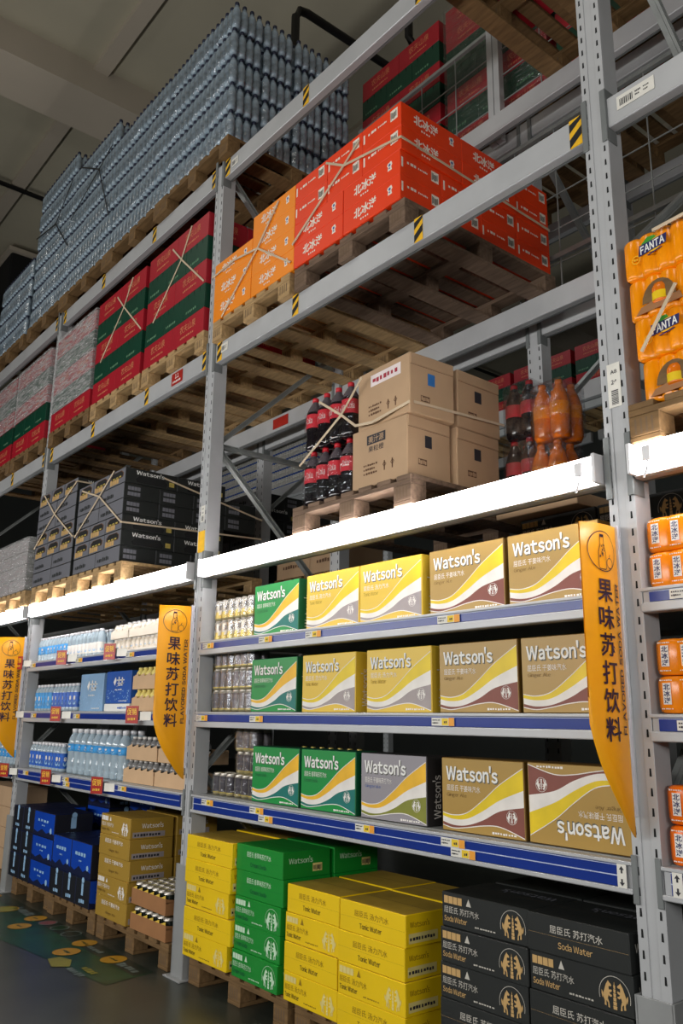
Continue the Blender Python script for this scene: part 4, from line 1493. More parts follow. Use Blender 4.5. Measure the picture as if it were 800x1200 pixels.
put(cached('lb', lambda: carton('gift_carton', 0.40, 0.20, 0.262, 'box_lightblue', lambda F, w, h: splash(F, w, h, 'wave_white'))), 'pale blue box with a white splash mark on the middle water shelf', 'box', -1.525, 0.16, zM, 0, None, 'gift_carton')
me = cached('db', lambda: carton('gift_carton', 0.385, 0.20, 0.215, 'box_deepblue', lambda F, w, h: splash(F, w, h, 'wave_white')))
put(me, 'deep blue box with a white mark standing on a low white box', 'box', -1.085, 0.16, zM + 0.052, 0, None, 'gift_carton')
put(cached('wb', lambda: carton('flat_carton', 0.39, 0.21, 0.05, 'white', lambda F, w, h: F.fine(0.55 * w, 0.3 * h, 0.35 * w, 0.3 * h, 'label_navy', 5))), 'low white box lying under the deep blue box', 'box', -1.085, 0.16, zM, 0, None, 'flat_carton')
# shelves beyond the left post
for sh, z in (('upper', zU), ('middle', zM), ('lower', zL)):
    bp = CACHE[('bot', 'aqua')]
    for i in range(8):
        for j in range(2):
            assemble('water_bottle', bp, (-3.55 + i * 0.088, 0.09 + j * 0.08, z), 0, 'small bottle on the %s shelf beyond the left banner, %s row, %s from the left' % (sh, ('front', 'second')[j], ORDN[i]), 'bottle', 'bottles beyond the left banner, %s shelf' % sh)


# ------------------------------------------------------------------ yellow banner signs
def banner_mesh():
    mb = MB()
    Wd = 0.215; zt = 0.965; zl = 0.335; N = 18
    def pt(s, z, k=0.0):
        # s from the free edge (0) to the post edge (1); printed side faces +X, a shallow bow
        return (0.022 * math.sin(PI * (0.15 + 0.85 * s)) + k, -Wd * (1 - s) + 0.01, z)
    def zb(s):
        return zl * (0.75 * (1 - s) ** 1.3 + 0.25 * (1 - s) ** 8) if s < 1 else 0.0
    front = []; back = []
    for i in range(N + 1):
        s = i / N
        for j in range(9):
            z = zb(s) + (zt - 0.012 * (1 - s) - zb(s)) * j / 8
            front.append(pt(s, z)); back.append(pt(s, z, -0.004))
    fs = []
    for i in range(N):
        for j in range(8):
            a = i * 9 + j
            fs.append((a, a + 9, a + 10, a + 1))
    n = len(front)
    mb.add(front + back, fs + [tuple(q + n for q in reversed(f)) for f in fs] +
           [(i * 9, n + i * 9, n + i * 9 + 9, i * 9 + 9) for i in range(N)] + [(i * 9 + 8, i * 9 + 17, n + i * 9 + 17, n + i * 9 + 8) for i in range(N)] + [(0, 1, n + 1, n)], 'sign_yellow', True)
    panel = mb.build('sign_panel')
    lt = MB()

    def flat(verts, faces, m='sign_ink'):
        lt.add([pt(u / Wd, v, 0.0030) for u, v in verts], faces, m)

    def text(t, uc, vc, w, h, bold=0.0, rot=0):
        vs, f, _ = text_geo(t, bold)
        if rot:
            P = [(uc - (y - 0.5) * h, vc + (x - 0.5) * w) for x, y in vs]
        else:
            P = [(uc + (x - 0.5) * w, vc + (y - 0.5) * h) for x, y in vs]
        flat(P, f)
    for k, ch in enumerate('果味苏打饮料'):
        text(ch, 0.100, 0.742 - k * 0.0845, 0.085, 0.073, 0.014)
    text('FLAVORED SODA WATER', 0.178, 0.537, 0.47, 0.026, 0.02, 1)
    # circle with a bottle and a piece of fruit
    cu, cv, r = 0.100, 0.868, 0.077
    def ring(u, v, rx, ry, t, n=32, a0=0, a1=2 * PI):
        vs = []
        for i in range(n + 1):
            a = a0 + (a1 - a0) * i / n
            vs += [(u + rx * math.cos(a), v + ry * math.sin(a)), (u + (rx - t) * math.cos(a), v + (ry - t) * math.sin(a))]
        flat(vs, [(2 * i, 2 * i + 2, 2 * i + 3, 2 * i + 1) for i in range(n)])
    ring(cu, cv, r, r * 0.86, 0.003)
    out = [(-0.010, 0.045), (-0.010, 0.020), (-0.020, -0.004), (-0.021, -0.052), (-0.016, -0.058), (0.016, -0.058), (0.021, -0.052), (0.020, -0.004), (0.010, 0.020), (0.010, 0.045)]
    for a, b in zip(out, out[1:]):
        du, dv = b[0] - a[0], b[1] - a[1]
        l = math.hypot(du, dv); nu, nv = -dv / l * 0.0013, du / l * 0.0013
        flat([(cu - 0.006 + a[0] - nu, cv + a[1] - nv), (cu - 0.006 + b[0] - nu, cv + b[1] - nv), (cu - 0.006 + b[0] + nu, cv + b[1] + nv), (cu - 0.006 + a[0] + nu, cv + a[1] + nv)], [(0, 1, 2, 3)])
    flat([(cu - 0.017, cv + 0.045), (cu + 0.005, cv + 0.045), (cu + 0.005, cv + 0.054), (cu - 0.017, cv + 0.054)], [(0, 1, 2, 3)])
    rng = random.Random(2)
    for i in range(14):
        ring(cu - 0.006 + rng.uniform(-0.013, 0.013), cv + rng.uniform(-0.02, 0.02), 0.0032, 0.0032, 0.0022, 8)
    ring(cu + 0.037, cv - 0.036, 0.020, 0.018, 0.0026, 20)
    flat([(cu + 0.034, cv - 0.018), (cu + 0.037, cv - 0.018), (cu + 0.042, cv - 0.006), (cu + 0.039, cv - 0.006)], [(0, 1, 2, 3)])
    rail = MB()
    rail.box(-0.004, 0.004, 0.006, 0.024, 0.06, 0.97, 'clear_rail', 0.001)
    rail.box(-0.004, 0.012, -0.0, 0.008, 0.35, 0.97, 'clear_rail', 0.001)
    return panel, lt.build('lettering'), rail.build('holder_rail')


BM = banner_mesh()
for x, lb in ((2.832, 'hung on the post beside the gold soda boxes'), (0.025, 'hung between the water bay and the soda boxes'), (-2.77, 'at the left edge, beyond the small water bottles')):
    assemble('banner_sign', [('sign_panel', BM[0]), ('lettering', BM[1]), ('holder_rail', BM[2], (0, 0, 0), 0, [], 'clear plastic edge rail')], (x, -0.032, 1.0), 0, 'yellow flag sign with dark writing ' + lb, 'sign', 'yellow flag signs on the posts')

# ------------------------------------------------------------------ printed sticker on the floor
mb = MB()
f = mb.face((-4.2, -0.52, 0.001), (1, 0, 0), (0, 1, 0))
f.poly([(0, 0.05), (2.6, -0.02), (3.15, 0.06), (4.14, 0.16), (4.08, 0.46), (0, 0.50)], 'decal_green', 1)
f.poly([(0, 0.40), (4.08, 0.34), (4.08, 0.46), (0, 0.50)], 'decal_dark', 2)
for x, y, r, m in ((-1.70, -0.13, 0.075, 'decal_yellow'), (-1.55, -0.29, 0.075, 'decal_yellow'), (-1.53, -0.11, 0.062, 'decal_pink'), (-1.35, -0.10, 0.062, 'decal_green'), (-1.16, -0.10, 0.066, 'decal_dark'), (-0.90, -0.12, 0.075, 'decal_yellow'), (-0.78, -0.28, 0.08, 'decal_yellow'), (-0.47, -0.13, 0.075, 'decal_yellow'), (-2.1, -0.2, 0.09, 'decal_lime'), (-2.6, -0.15, 0.08, 'decal_yellow')):
    f.disc(x + 4.2, y + 0.52, r, m, 4, 24)
    f.ring(x + 4.2, y + 0.52, r, 0.008, 'decal_pale' if m not in ('decal_yellow', 'decal_lime') else 'decal_yellow', 5)
    if m == 'decal_yellow':
        f.fine(x + 4.2 - r * 0.55, y + 0.52 - r * 0.15, r * 1.1, r * 0.3, 'decal_green', 4, 5)
f.poly([(3.50, 0.10), (3.66, 0.06), (3.72, 0.14), (3.60, 0.20), (3.50, 0.17)], 'decal_lime', 4)
f.fine(3.78, 0.17, 0.16, 0.05, 'decal_lime', 4, 4); f.fine(3.74, 0.10, 0.2, 0.05, 'decal_pale', 5, 4)
f.fine(3.82, 0.36, 0.22, 0.05, 'decal_pale', 5, 4); f.fine(3.35, 0.37, 0.22, 0.04, 'decal_pale', 6, 4); f.fine(2.1, 0.36, 0.3, 0.08, 'decal_pale', 7, 4)
ob('floor_sticker', mb.build('floor_sticker'), None, label='dark green printed floor sticker with yellow round marks before the water pallets', cat='floor sticker')
# ------------------------------------------------------------------ lamp level: black cartons, cola, fruit drink cartons
ZP3 = L3[1] + PH + 0.001


def strap_ribbon(name, paths, m, label, w=0.012):
    mb = MB()
    for p in paths:
        for a, b in zip(p, p[1:]):
            a = Vector(a); b = Vector(b)
            d = (b - a).normalized()
            mb.bar(a - d * 0.003, b + d * 0.003, 0.004, w, m, (0, 0, 1) if abs(d.z) < 0.95 else (0, 1, 0))
    return ob(name, mb.build(name), None, label=label, cat='strap', group='straps around the pallet loads')


def hole_front(F, w, h):
    icons(F, 0.08 * w, 0.10 * h, 0.12 * w, 'soda_gold')
    pts = [(0.2, 0.42), (0.8, 0.42), (0.84, 0.52), (0.84, 0.68), (0.72, 0.84), (0.28, 0.84), (0.16, 0.68), (0.16, 0.52)]
    F.poly([(0.5 * w + (u - 0.5) * w * 1.12, 0.63 * h + (v - 0.63) * h * 1.18) for u, v in pts], 'kraft_print', 1)
    F.poly([(u * w, v * h) for u, v in pts], 'slot_dark', 2)
    for k in range(3):
        F.rect((0.24 + k * 0.19) * w, (0.37 + k * 0.19) * w, 0.44 * h, 0.54 * h, 'tin_gold', 3)


def long_front(F, w, h):
    F.text("Watson's", 0.10 * w, 0.55 * h, 0.44 * w, 0.26 * h, 'soda_silver', 0.015, 2)
    F.fine(0.1 * w, 0.2 * h, 0.3 * w, 0.14 * h, 'soda_grey', 6)
    F.rect(0.84 * w, 0.94 * w, 0.15 * h, 0.5 * h, 'soda_gold', 1)


def long_hole(F, w, h):
    F.text("Watson's", 0.20 * w, 0.62 * h, 0.54 * w, 0.30 * h, 'white', 0.02, 4)
    F.poly([(u * w, v * h) for u, v in ((0.22, 0.10), (0.78, 0.10), (0.8, 0.3), (0.74, 0.56), (0.26, 0.56), (0.2, 0.3))], 'slot_dark', 2)
    F.rect(0.84 * w, 0.94 * w, 0.2 * h, 0.5 * h, 'tin_gold', 1)


def side_icons(F, w, h):
    for r_ in range(2):
        icons(F, 0.1 * w, (0.2 + 0.36 * r_) * h, 0.08 * w, 'soda_grey')


def M_soda(kind):
    if kind == 'hole':   # short end with a carrying hole towards the aisle
        return carton('soda_water_carton', 0.272, 0.405, 0.111, 'soda_grey', hole_front, long_hole)
    return carton('soda_water_carton', 0.406, 0.272, 0.111, 'soda_grey', long_front, side_icons)


# black cartons all round; strip light sheen painted grey into the aisle face
def M_soda2(kind):
    w, d, h = (0.272, 0.405, 0.111) if kind == 'hole' else (0.406, 0.272, 0.111)
    mb = MB()
    mb.box(-w / 2, w / 2, -d / 2, d / 2, 0, h, 'soda_black', 0.0025)
    F = mb.face((-w / 2, -d / 2, 0), (1, 0, 0), (0, 0, 1))
    F.rect(0.003, w - 0.003, 0.003, h - 0.003, 'soda_grey', 0.5)
    (hole_front if kind == 'hole' else lambda F, w, h: F.fine(0.1 * w, 0.25 * h, 0.5 * w, 0.3 * h, 'soda_silver' if False else 'soda_black', 7))(F, w, h)
    S = mb.face((w / 2, -d / 2, 0), (0, 1, 0), (0, 0, 1))
    (long_hole if kind == 'hole' else side_icons)(S, d, h)
    return mb.build('soda_water_carton')


def black_stack(x0, y0, z0, layers, depth, where, tall_back=0):
    n = len(layers)
    rw = ('front', 'second', 'third', 'back')
    for i, k in enumerate(layers):
        z = z0 + i * 0.1125
        if k == 'h':
            me = cached('sodah', lambda: M_soda2('hole'))
            for a in range(3):
                for b_ in range(max(1, int(depth / 0.41))):
                    put(me, 'black soda carton, %s layer, %s column, %s row, %s' % (nth(i, n), ('left', 'middle', 'right')[a], rw[b_], where), 'carton',
                        x0 + 0.136 + a * 0.2735, y0 + 0.2025 + b_ * 0.408 + random.uniform(0, 0.002), z, 0, 'black soda cartons on the lamp beam', 'soda_water_carton')
        else:
            me = cached('sodal', lambda: M_soda2('long'))
            for a in range(2):
                for b_ in range(max(1, int(depth / 0.275))):
                    put(me, 'black soda carton, %s layer, %s half, %s row, %s' % (nth(i, n), ('left', 'right')[a], rw[b_], where), 'carton',
                        x0 + 0.203 + a * 0.409, y0 + 0.136 + b_ * 0.275 + random.uniform(0, 0.002), z, 0, 'black soda cartons on the lamp beam', 'soda_water_carton')


def wrap_shell(name, x0, x1, y0, y1, z0, z1, label, m='stretch_film'):
    """stretch film wound around a load: four thin walls, no lid"""
    mb = MB()
    t = 0.0015
    for i in range(6):
        a = z0 + (z1 - z0) * i / 6; b = z0 + (z1 - z0) * (i + 1) / 6 + 0.004
        mb.box(x0, x1, y0 - t, y0, a, b, m); mb.box(x0, x1, y1, y1 + t, a, b, m)
        mb.box(x0 - t, x0, y0, y1, a, b, m); mb.box(x1, x1 + t, y0, y1, a, b, m)
        t += 0.0004
    return ob(name, mb.build(name), None, label=label, cat='wrap', group='stretch wraps')


for x0, n_, lay in ((-1.80, 'load nearest the middle post', 'lhhllh'), (-2.672, 'load above the left post', 'llhhllh')):
    pallet(x0 - 0.008, -0.045, L3[1] + 0.001, 0.86, 1.15, 'wood_pale', 'pale pallet on the lamp beam under the black carton ' + n_, 'pallets on the lamp beams')
    black_stack(x0, -0.05, ZP3, lay, 1.14 if x0 > -2 else 0.57, n_)
# grey wrapped cartons, left edge
pallet(-3.70, -0.045, L3[1] + 0.001, 0.86, 1.15, 'wood_pale', 'pale pallet on the lamp beam under the grey wrapped cartons', 'pallets on the lamp beams')
gm = cached('greyc', lambda: carton('grey_carton', 0.42, 0.30, 0.113, 'logo_shadow', lambda F, w, h: F.rect(0.003, w - 0.003, 0.003, h - 0.003, 'wave_lilac', 0.5)))
for i in range(4):
    for a in range(2):
        for b_ in range(2):
            put(gm, 'grey carton under clear wrap at left edge, %s layer, %s half, %s row' % (nth(i, 4), ('left', 'right')[a], ('front', 'second')[b_]), 'carton', -3.69 + 0.21 + a * 0.423, 0.10 + b_ * 0.303, ZP3 + i * 0.1145, 0, 'grey wrapped cartons', 'grey_carton')
wrap_shell('stretch_wrap', -3.695, -2.842, -0.058, 0.562, ZP3 + 0.004, ZP3 + 0.463, 'clear stretch wrap around the grey cartons at the left edge')

z0 = ZP3 + 0.11; z1 = z0 + 0.53
strap_ribbon('strapping_band', [[(-1.80, -0.058, z0 + 0.18), (-1.38, -0.062, z0 + 0.42), (-1.16, -0.058, z0 + 0.565)], [(-1.72, -0.058, z1 - 0.0), (-1.38, -0.062, z0 + 0.42), (-0.978, -0.058, z0 + 0.16)],
                                [(-0.972, -0.058, z0 + 0.16), (-0.972, 1.1, z0 + 0.20)], [(-0.972, 0.25, z1), (-0.972, 1.1, z0 + 0.35)]], 'strap_cream', 'cream strap crossing over the black carton stack nearest the middle post')
strap_ribbon('strapping_band', [[(-2.68, -0.058, z0 + 0.22), (-2.27, -0.062, z0 + 0.45), (-1.85, -0.058, z0 + 0.64)], [(-2.55, -0.058, z0 + 0.66), (-2.27, -0.062, z0 + 0.45), (-1.85, -0.058, z0 + 0.20)], [(-1.846, -0.058, z0 + 0.2), (-1.846, 0.5, z0 + 0.22)], [(-1.846, -0.058, z0 + 0.64), (-1.846, 0.5, z0 + 0.64)]], 'strap_cream', 'cream strap crossing over the black carton stack above the left post')

# cola bottles and brown cartons
pallet(1.01, -0.03, L3[1] + 0.001, 0.86, 1.10, 'wood_grey', 'worn grey pallet on the lamp beam under the cola bottles', 'pallets on the lamp beams')


def cola_parts():
    r = 0.0465; h = 0.29
    b = MB()
    b.lathe([(r * 0.78, 0), (r * 0.98, 0.012), (r, 0.03), (r * 0.93, 0.065), (r * 0.95, 0.10), (r, 0.12), (r, 0.19), (r * 0.95, 0.205)], 'cola_dark', 16, cap1=False)
    b.lathe([(r * 0.95, 0.205), (r * 0.80, 0.225), (r * 0.5, 0.25), (0.0145, 0.265), (0.0135, 0.275)], 'cola_neck', 16, cap0=False)
    b.lathe([(r * 0.93, 0.2065), (0.001, 0.2066)], 'cola_dark', 16, cap0=False)
    l = MB()
    l.lathe([(r + 0.0006, 0.118), (r + 0.0006, 0.192)], 'cola_label', 16, cap0=False, cap1=False)
    vs, fs, _ = text_geo('Coca-Cola', 0.01)
    for q in (-PI / 2, 0.9):
        l.add([((r + 0.0012) * math.cos(q + (x - 0.5) * 1.9), (r + 0.0012) * math.sin(q + (x - 0.5) * 1.9), 0.138 + y * 0.034 + (x - 0.5) * 0.008) for x, y in vs], fs, 'white')
    c = MB(); c.lathe([(0.0165, 0.268), (0.017, 0.286), (0.0155, 0.289)], 'cap_red', 14)
    return b.build('bottle_body'), l.build('label'), c.build('cap')


CP = cola_parts()


def cola_pack(x0, y0, z, nx, ny, label):
    p = 0.0955
    ps = []
    for i in range(nx):
        for j in range(ny):
            ps.append(('bottle', CP[0], (p / 2 + i * p, p / 2 + j * p, 0), random.uniform(-0.4, 0.4), [('label', CP[1]), ('cap', CP[2])]))
    def fm():
        m = MB(); m.box(-0.001, nx * p + 0.001, -0.001, ny * p + 0.001, 0.004, 0.215, 'shrink_film', 0.02)
        return m.build('film_wrap')
    ps.append(('film_wrap', cached(('colafilm', nx, ny), fm)))
    assemble('cola_pack', ps, (x0, y0, z), 0, label, 'bottle pack', 'cola packs on the lamp beam')


cola_pack(1.045, -0.01, ZP3, 4, 3, 'lower pack of red label cola bottles on the worn pallet')
cola_pack(1.050, -0.01, ZP3 + 0.291, 4, 3, 'upper pack of red label cola bottles stacked on the lower pack')
cola_pack(1.045, 0.29, ZP3, 4, 3, 'lower cola pack of the second row behind the front bottles')
cola_pack(1.045, 0.29, ZP3 + 0.291, 4, 3, 'upper cola pack of the second row behind the front bottles')


def juice_front(lab):
    def fn(F, w, h):
        if lab:
            F.rect(0.26 * w, 0.84 * w, 0.70 * h, 0.90 * h, 'label_paper', 1)
            F.fine(0.30 * w, 0.75 * h, 0.5 * w, 0.10 * h, 'label_red', 7)
        else:
            F.rect(0.28 * w, 0.62 * w, 0.70 * h, 0.86 * h, 'tag_ink', 1)
            F.text('美汁源', 0.31 * w, 0.72 * h, 0.28 * w, 0.12 * h, 'kraft', 0.01, 2)
            F.text('果粒橙', 0.31 * w, 0.57 * h, 0.28 * w, 0.10 * h, 'tag_ink', 0.0, 2)
        F.fine(0.22 * w, 0.34 * h, 0.26 * w, 0.04 * h, 'kraft_print', 7); F.fine(0.22 * w, 0.27 * h, 0.22 * w, 0.04 * h, 'kraft_print', 6); F.fine(0.22 * w, 0.20 * h, 0.26 * w, 0.04 * h, 'kraft_print', 6)
        for k in range(2):
            F.ring((0.60 + 0.14 * k) * w, 0.30 * h, 0.035 * w, 0.004, 'kraft_print', 1, 4)
            F.rect((0.59 + 0.14 * k) * w, (0.61 + 0.14 * k) * w, 0.2 * h, 0.36 * h, 'kraft_print', 1)
    return fn


def juice_side(tag):
    def fn(F, d, h):
        F.rect(0.40 * d, 0.56 * d, 0.52 * h, 0.72 * h, tag, 1)
        F.rect(0.24 * d, 0.44 * d, 0.22 * h, 0.32 * h, 'kraft_print', 1)
        F.fine(0.25 * d, 0.23 * h, 0.18 * d, 0.08 * h, 'kraft', 5)
        F.rect(0.003, d - 0.003, 0.80 * h, 0.807 * h, 'kraft_print', 1)
    return fn


def M_juice(lab, tag, w=0.375, d=0.27):
    mb = MB()
    h = 0.285
    mb.box(-w / 2, w / 2, -d / 2, d / 2, 0, h, 'kraft', 0.004)
    F = mb.face((-w / 2, -d / 2, 0), (1, 0, 0), (0, 0, 1)); juice_front(lab)(F, w, h)
    S = mb.face((w / 2, -d / 2, 0), (0, 1, 0), (0, 0, 1)); juice_side(tag)(S, d, h)
    # folded flap standing a little proud at the top of the side, and tape over the top
    mb.box(w / 2 - 0.001, w / 2 + 0.004, -d / 2 + 0.006, d / 2 - 0.006, h * 0.815, h - 0.003, 'kraft')
    T = mb.face((-w / 2, -d / 2, h), (1, 0, 0), (0, 1, 0)); T.rect(0, w, d * 0.40, d * 0.60, 'kraft_tape', 1)
    return mb.build('juice_carton')


put(M_juice(False, 'tag_ink'), 'lower brown juice carton with black square print, front of the worn pallet', 'carton', 1.643, 0.125, ZP3, 0.0, 'brown juice cartons', 'juice_carton')
put(M_juice(True, 'label_blue'), 'upper brown juice carton with a white paper label, leaning on the front pair', 'carton', 1.672, 0.130, ZP3 + 0.287, -0.05, 'brown juice cartons', 'juice_carton')
jm = M_juice(True, 'tag_ink', 0.375, 0.30)
put(jm, 'lower brown juice carton of the second row', 'carton', 1.66, 0.43, ZP3, 0.02, 'brown juice cartons', 'juice_carton')
put(jm, 'upper brown juice carton of the second row', 'carton', 1.665, 0.44, ZP3 + 0.287, 0.01, 'brown juice cartons', 'juice_carton')
# bags of cola and orange soda bottles behind
def bag_mesh(nx, ny, r, h, body, lab, cap):
    mb = MB()
    p = r * 2.02
    for i in range(nx):
        for j in range(ny):
            c = (p / 2 + i * p, p / 2 + j * p, 0)
            mb.lathe([(r * 0.8, 0), (r, 0.02), (r, h * 0.62), (r * 0.75, h * 0.78), (0.016, h * 0.92), (0.016, h * 0.95)], body, 12, c)
            mb.lathe([(r + 0.0007, h * 0.38), (r + 0.0007, h * 0.60)], lab, 12, c, False, False)
            mb.lathe([(0.018, h * 0.93), (0.018, h)], cap, 10, c)
    return mb.build('bottles_in_bag')


for nm, x, y, z, body, lab, lb in (('cola', 1.83, 0.62, ZP3, 'cola_dark', 'cola_label', 'clear bag of cola bottles behind the brown cartons, bottom'), ('cola', 1.84, 0.62, ZP3 + 0.29, 'cola_dark', 'cola_label', 'clear bag of cola bottles behind the brown cartons, on top'),
                                   ('fan', 2.03, 0.56, L3[1] + 0.06, 'fanta_drink', 'fanta_film', 'clear bag of orange soda bottles leaning behind the brown cartons, low'), ('fan', 2.045, 0.57, L3[1] + 0.35, 'fanta_drink', 'fanta_film', 'clear bag of orange soda bottles behind the brown cartons, high')):
    r = 0.046
    def bf():
        m = MB(); m.box(-0.008, 2 * r * 2.02 + 0.008, -0.008, 2 * r * 2.02 + 0.008, 0.0, 0.29, 'bag_film', 0.03)
        return m.build('bag_film')
    bp_ = cached(('bagb', nm), lambda: (lambda: [(lambda m: (m.lathe([(r * 0.8, 0), (r, 0.02), (r, 0.175), (r * 0.75, 0.22), (0.016, 0.258), (0.016, 0.266)], body, 12), m.build('bottle'))[1])(MB()), (lambda m: (m.lathe([(r + 0.0007, 0.105), (r + 0.0007, 0.168)], lab, 12, (0, 0, 0), False, False), m.build('label'))[1])(MB()), (lambda m: (m.lathe([(0.018, 0.26), (0.018, 0.28)], 'cap_red' if nm == 'cola' else 'fanta_drink', 10), m.build('cap'))[1])(MB())])())
    ps = []
    for i in range(2):
        for j in range(2):
            ps.append(('bottle', bp_[0], (r * 1.01 + i * r * 2.02, r * 1.01 + j * r * 2.02, 0.004), 0, [('label', bp_[1]), ('cap', bp_[2])]))
    ps.append(('bag_film', cached('bagf', bf)))
    assemble('bottle_bag', ps, (x, y, z), 0, lb, 'bottle bag', 'clear bags of soda bottles')
pallet(1.93, -0.0, L3[1] + 0.001, 0.0 + 0.82, 1.1, 'wood_grey', 'low pallet at the back of the lamp beam near the right post', 'pallets on the lamp beams') if False else None
mb = MB(); mb.box(1.885, 2.33, 0.50, 0.95, L3[1] + 0.002, L3[1] + 0.058, 'kraft', 0.003)
ob('flat_carton', mb.build('flat_carton'), None, label='flat brown carton lying under the bags of orange soda', cat='carton')
strap_ribbon('strapping_band', [[(1.045, -0.016, ZP3 + 0.22), (1.38, -0.02, ZP3 + 0.40), (1.56, -0.045, ZP3 + 0.53)], [(1.20, -0.016, ZP3 + 0.52), (1.38, -0.02, ZP3 + 0.40), (1.50, -0.03, ZP3 + 0.31), (1.62, -0.03, ZP3 + 0.295), (1.855, -0.02, ZP3 + 0.33)],
                                [(1.868, 0.0, ZP3 + 0.33), (1.868, 0.6, ZP3 + 0.36)]], 'strap_cream', 'cream strap tied around the cola bottles and brown cartons')

# orange soda can packs, bay at right edge
pallet(2.915, -0.03, L3[1] + 0.001, 0.88, 1.10, 'wood_brown', 'brown pallet on the lamp beam under the orange soda packs at right edge', 'pallets on the lamp beams')


def fanta_mesh(kind):
    p = 0.058
    if kind == 'logo':
        mb = bumpy(6, 4, p, 0.150, 'fanta_film', 0.019, 0.012)
        f = mb.face((0, -0.003, 0), (1, 0, 0), (0, 0, 1))
        u, v = 0.118, 0.088
        q = 0.80
        L_ = lambda pts: [(u + x * q, v + y * q) for x, y in pts]
        f.disc(u, v + 0.006, 0.045 * q, 'wave_amber', 1, 22, 0.75)
        f.poly(L_([(-0.052, 0.025), (-0.03, 0.02), (0.02, 0.034), (0.012, 0.046), (-0.02, 0.05)]), 'fanta_green', 2)
        f.poly(L_([(-0.066, -0.028), (0.062, -0.010), (0.068, 0.032), (-0.060, 0.022)]), 'fanta_blue', 3)
        vs, fs, _ = text_geo('FANTA', 0.03)
        f.mb.add([f.P(u + (-0.055 + x * 0.112) * q, v + (-0.022 + y * 0.036 + x * 0.014) * q, 5) for x, y in vs], fs, 'white')
        f.poly(L_([(-0.03, -0.034), (-0.02, -0.038), (0.04, -0.026), (0.045, -0.020)]), 'fanta_blue', 3)
        f.ring(0.055, 0.06, 0.016, 0.003, 'wave_amber', 2)
        f.fine(0.047, 0.055, 0.016, 0.01, 'wave_amber', 3)
        return [('can_block', mb.build('can_block'))]
    mb = bumpy(4, 6, p, 0.150, 'fanta_film', 0.019, 0.012)
    f = mb.face((0, -0.002, 0), (1, 0, 0), (0, 0, 1))
    a = [(0.055 + 0.062 * (1 - math.cos(t)), 0.045 + 0.075 * math.sin(t)) for t in [PI * k / 10 for k in range(11)]]
    f.poly(list(reversed(a)) if False else [a[0]] + [a[-1]] + list(reversed(a[1:-1])), 'wood_brown', 1)
    f.poly([(0.03, 0.012), (0.2, 0.02), (0.19, 0.048), (0.14, 0.036), (0.09, 0.046), (0.05, 0.036)], 'tray_brown', 2)
    c = MB()
    for x_, k_ in ((0.117, 1.0),):
        c.lathe([(0.030, 0.036), (0.032, 0.042), (0.032, 0.088), (0.026, 0.104)], 'fanta_drink', 16, (x_, 0.018, 0.0))
        c.lathe([(0.0328, 0.043), (0.0328, 0.072)], 'tonic_yellow', 16, (x_, 0.018, 0.0), False, False)
    return [('can_block', mb.build('can_block')), ('drink_can', c.build('drink_can'))]


FP = {'logo': fanta_mesh('logo'), 'end': fanta_mesh('end')}
FZ = L3[1] + PH + 0.003
for i, (k, dx, dy) in enumerate((('end', 0.0, 0.0), ('logo', -0.012, -0.01), ('end', -0.028, 0.0), ('logo', -0.03, -0.012))):
    pw = 0.35 if k == 'logo' else 0.234
    for c in range(2):
        assemble('orange_soda_pack', FP[k], (2.955 + dx + c * (pw + 0.006), 0.0 + dy, FZ + i * 0.1515), 0.0, 'orange soda pack, %s, %s' % (('bottom layer showing the cans', 'second layer with the white lettered logo', 'third layer showing the cans', 'top layer with the white lettered logo')[i], ('beside the right post', 'cut by right edge')[c]), 'can pack', 'orange soda packs on the pallet at right edge')
strap_ribbon('strapping_band', [[(2.985, -0.034, FZ + 0.17), (3.12, -0.034, FZ + 0.36)], [(3.06, -0.034, FZ + 0.585), (3.3, -0.034, FZ + 0.60)]], 'strap_cream', 'cream strap across the orange soda packs at right edge')

# ------------------------------------------------------------------ middle beam: orange drink and spring water cartons
ZP4 = L4[1] + PH + 0.001


def bear_badge(F, u, v, s):
    """pale badge with a blue dot, on the carton's end of line"""
    F.poly([(u - s * 0.4, v + s * 0.55), (u + s * 0.3, v + s * 0.7), (u + s * 0.5, v + s * 0.2), (u + s * 0.3, v - s * 0.05), (u + s * 0.42, v - s * 0.6), (u - s * 0.4, v - s * 0.6), (u - s * 0.3, v - s * 0.02), (u - s * 0.5, v + s * 0.2)][::-1], 'print_white', 1)
    F.disc(u - s * 0.02, v + s * 0.22, s * 0.22, 'print_blue', 2, 12)
    F.rect(u - s * 0.15, u + s * 0.1, v - s * 0.35, v - s * 0.15, 'print_blue', 2)


def ocean_long(F, w, h):
    F.text('北冰洋', 0.20 * w, 0.34 * h, 0.40 * w, 0.44 * h, 'print_white', 0.03, 2)
    F.fine(0.32 * w, 0.16 * h, 0.16 * w, 0.09 * h, 'print_white', 4)
    bear_badge(F, 0.83 * w, 0.56 * h, 0.28 * h)


def ocean_short(F, w, h):
    F.rect(0.03 * w, 0.07 * w, 0.32 * h, 0.72 * h, 'print_white', 1)
    F.fine(0.16 * w, 0.52 * h, 0.24 * w, 0.14 * h, 'print_white', 3); F.fine(0.42 * w, 0.54 * h, 0.24 * w, 0.09 * h, 'print_white', 6)
    F.rect(0.74 * w, 0.92 * w, 0.40 * h, 0.85 * h, 'print_white', 1)
    F.fine(0.75 * w, 0.45 * h, 0.15 * w, 0.35 * h, 'logo_shadow', 6)


def M_ocean(col, kind):
    if kind == 'long':
        return carton('drink_carton', 0.425, 0.285, 0.132, col, ocean_long, ocean_short)
    return carton('drink_carton', 0.285, 0.425, 0.132, col, ocean_short, ocean_long)


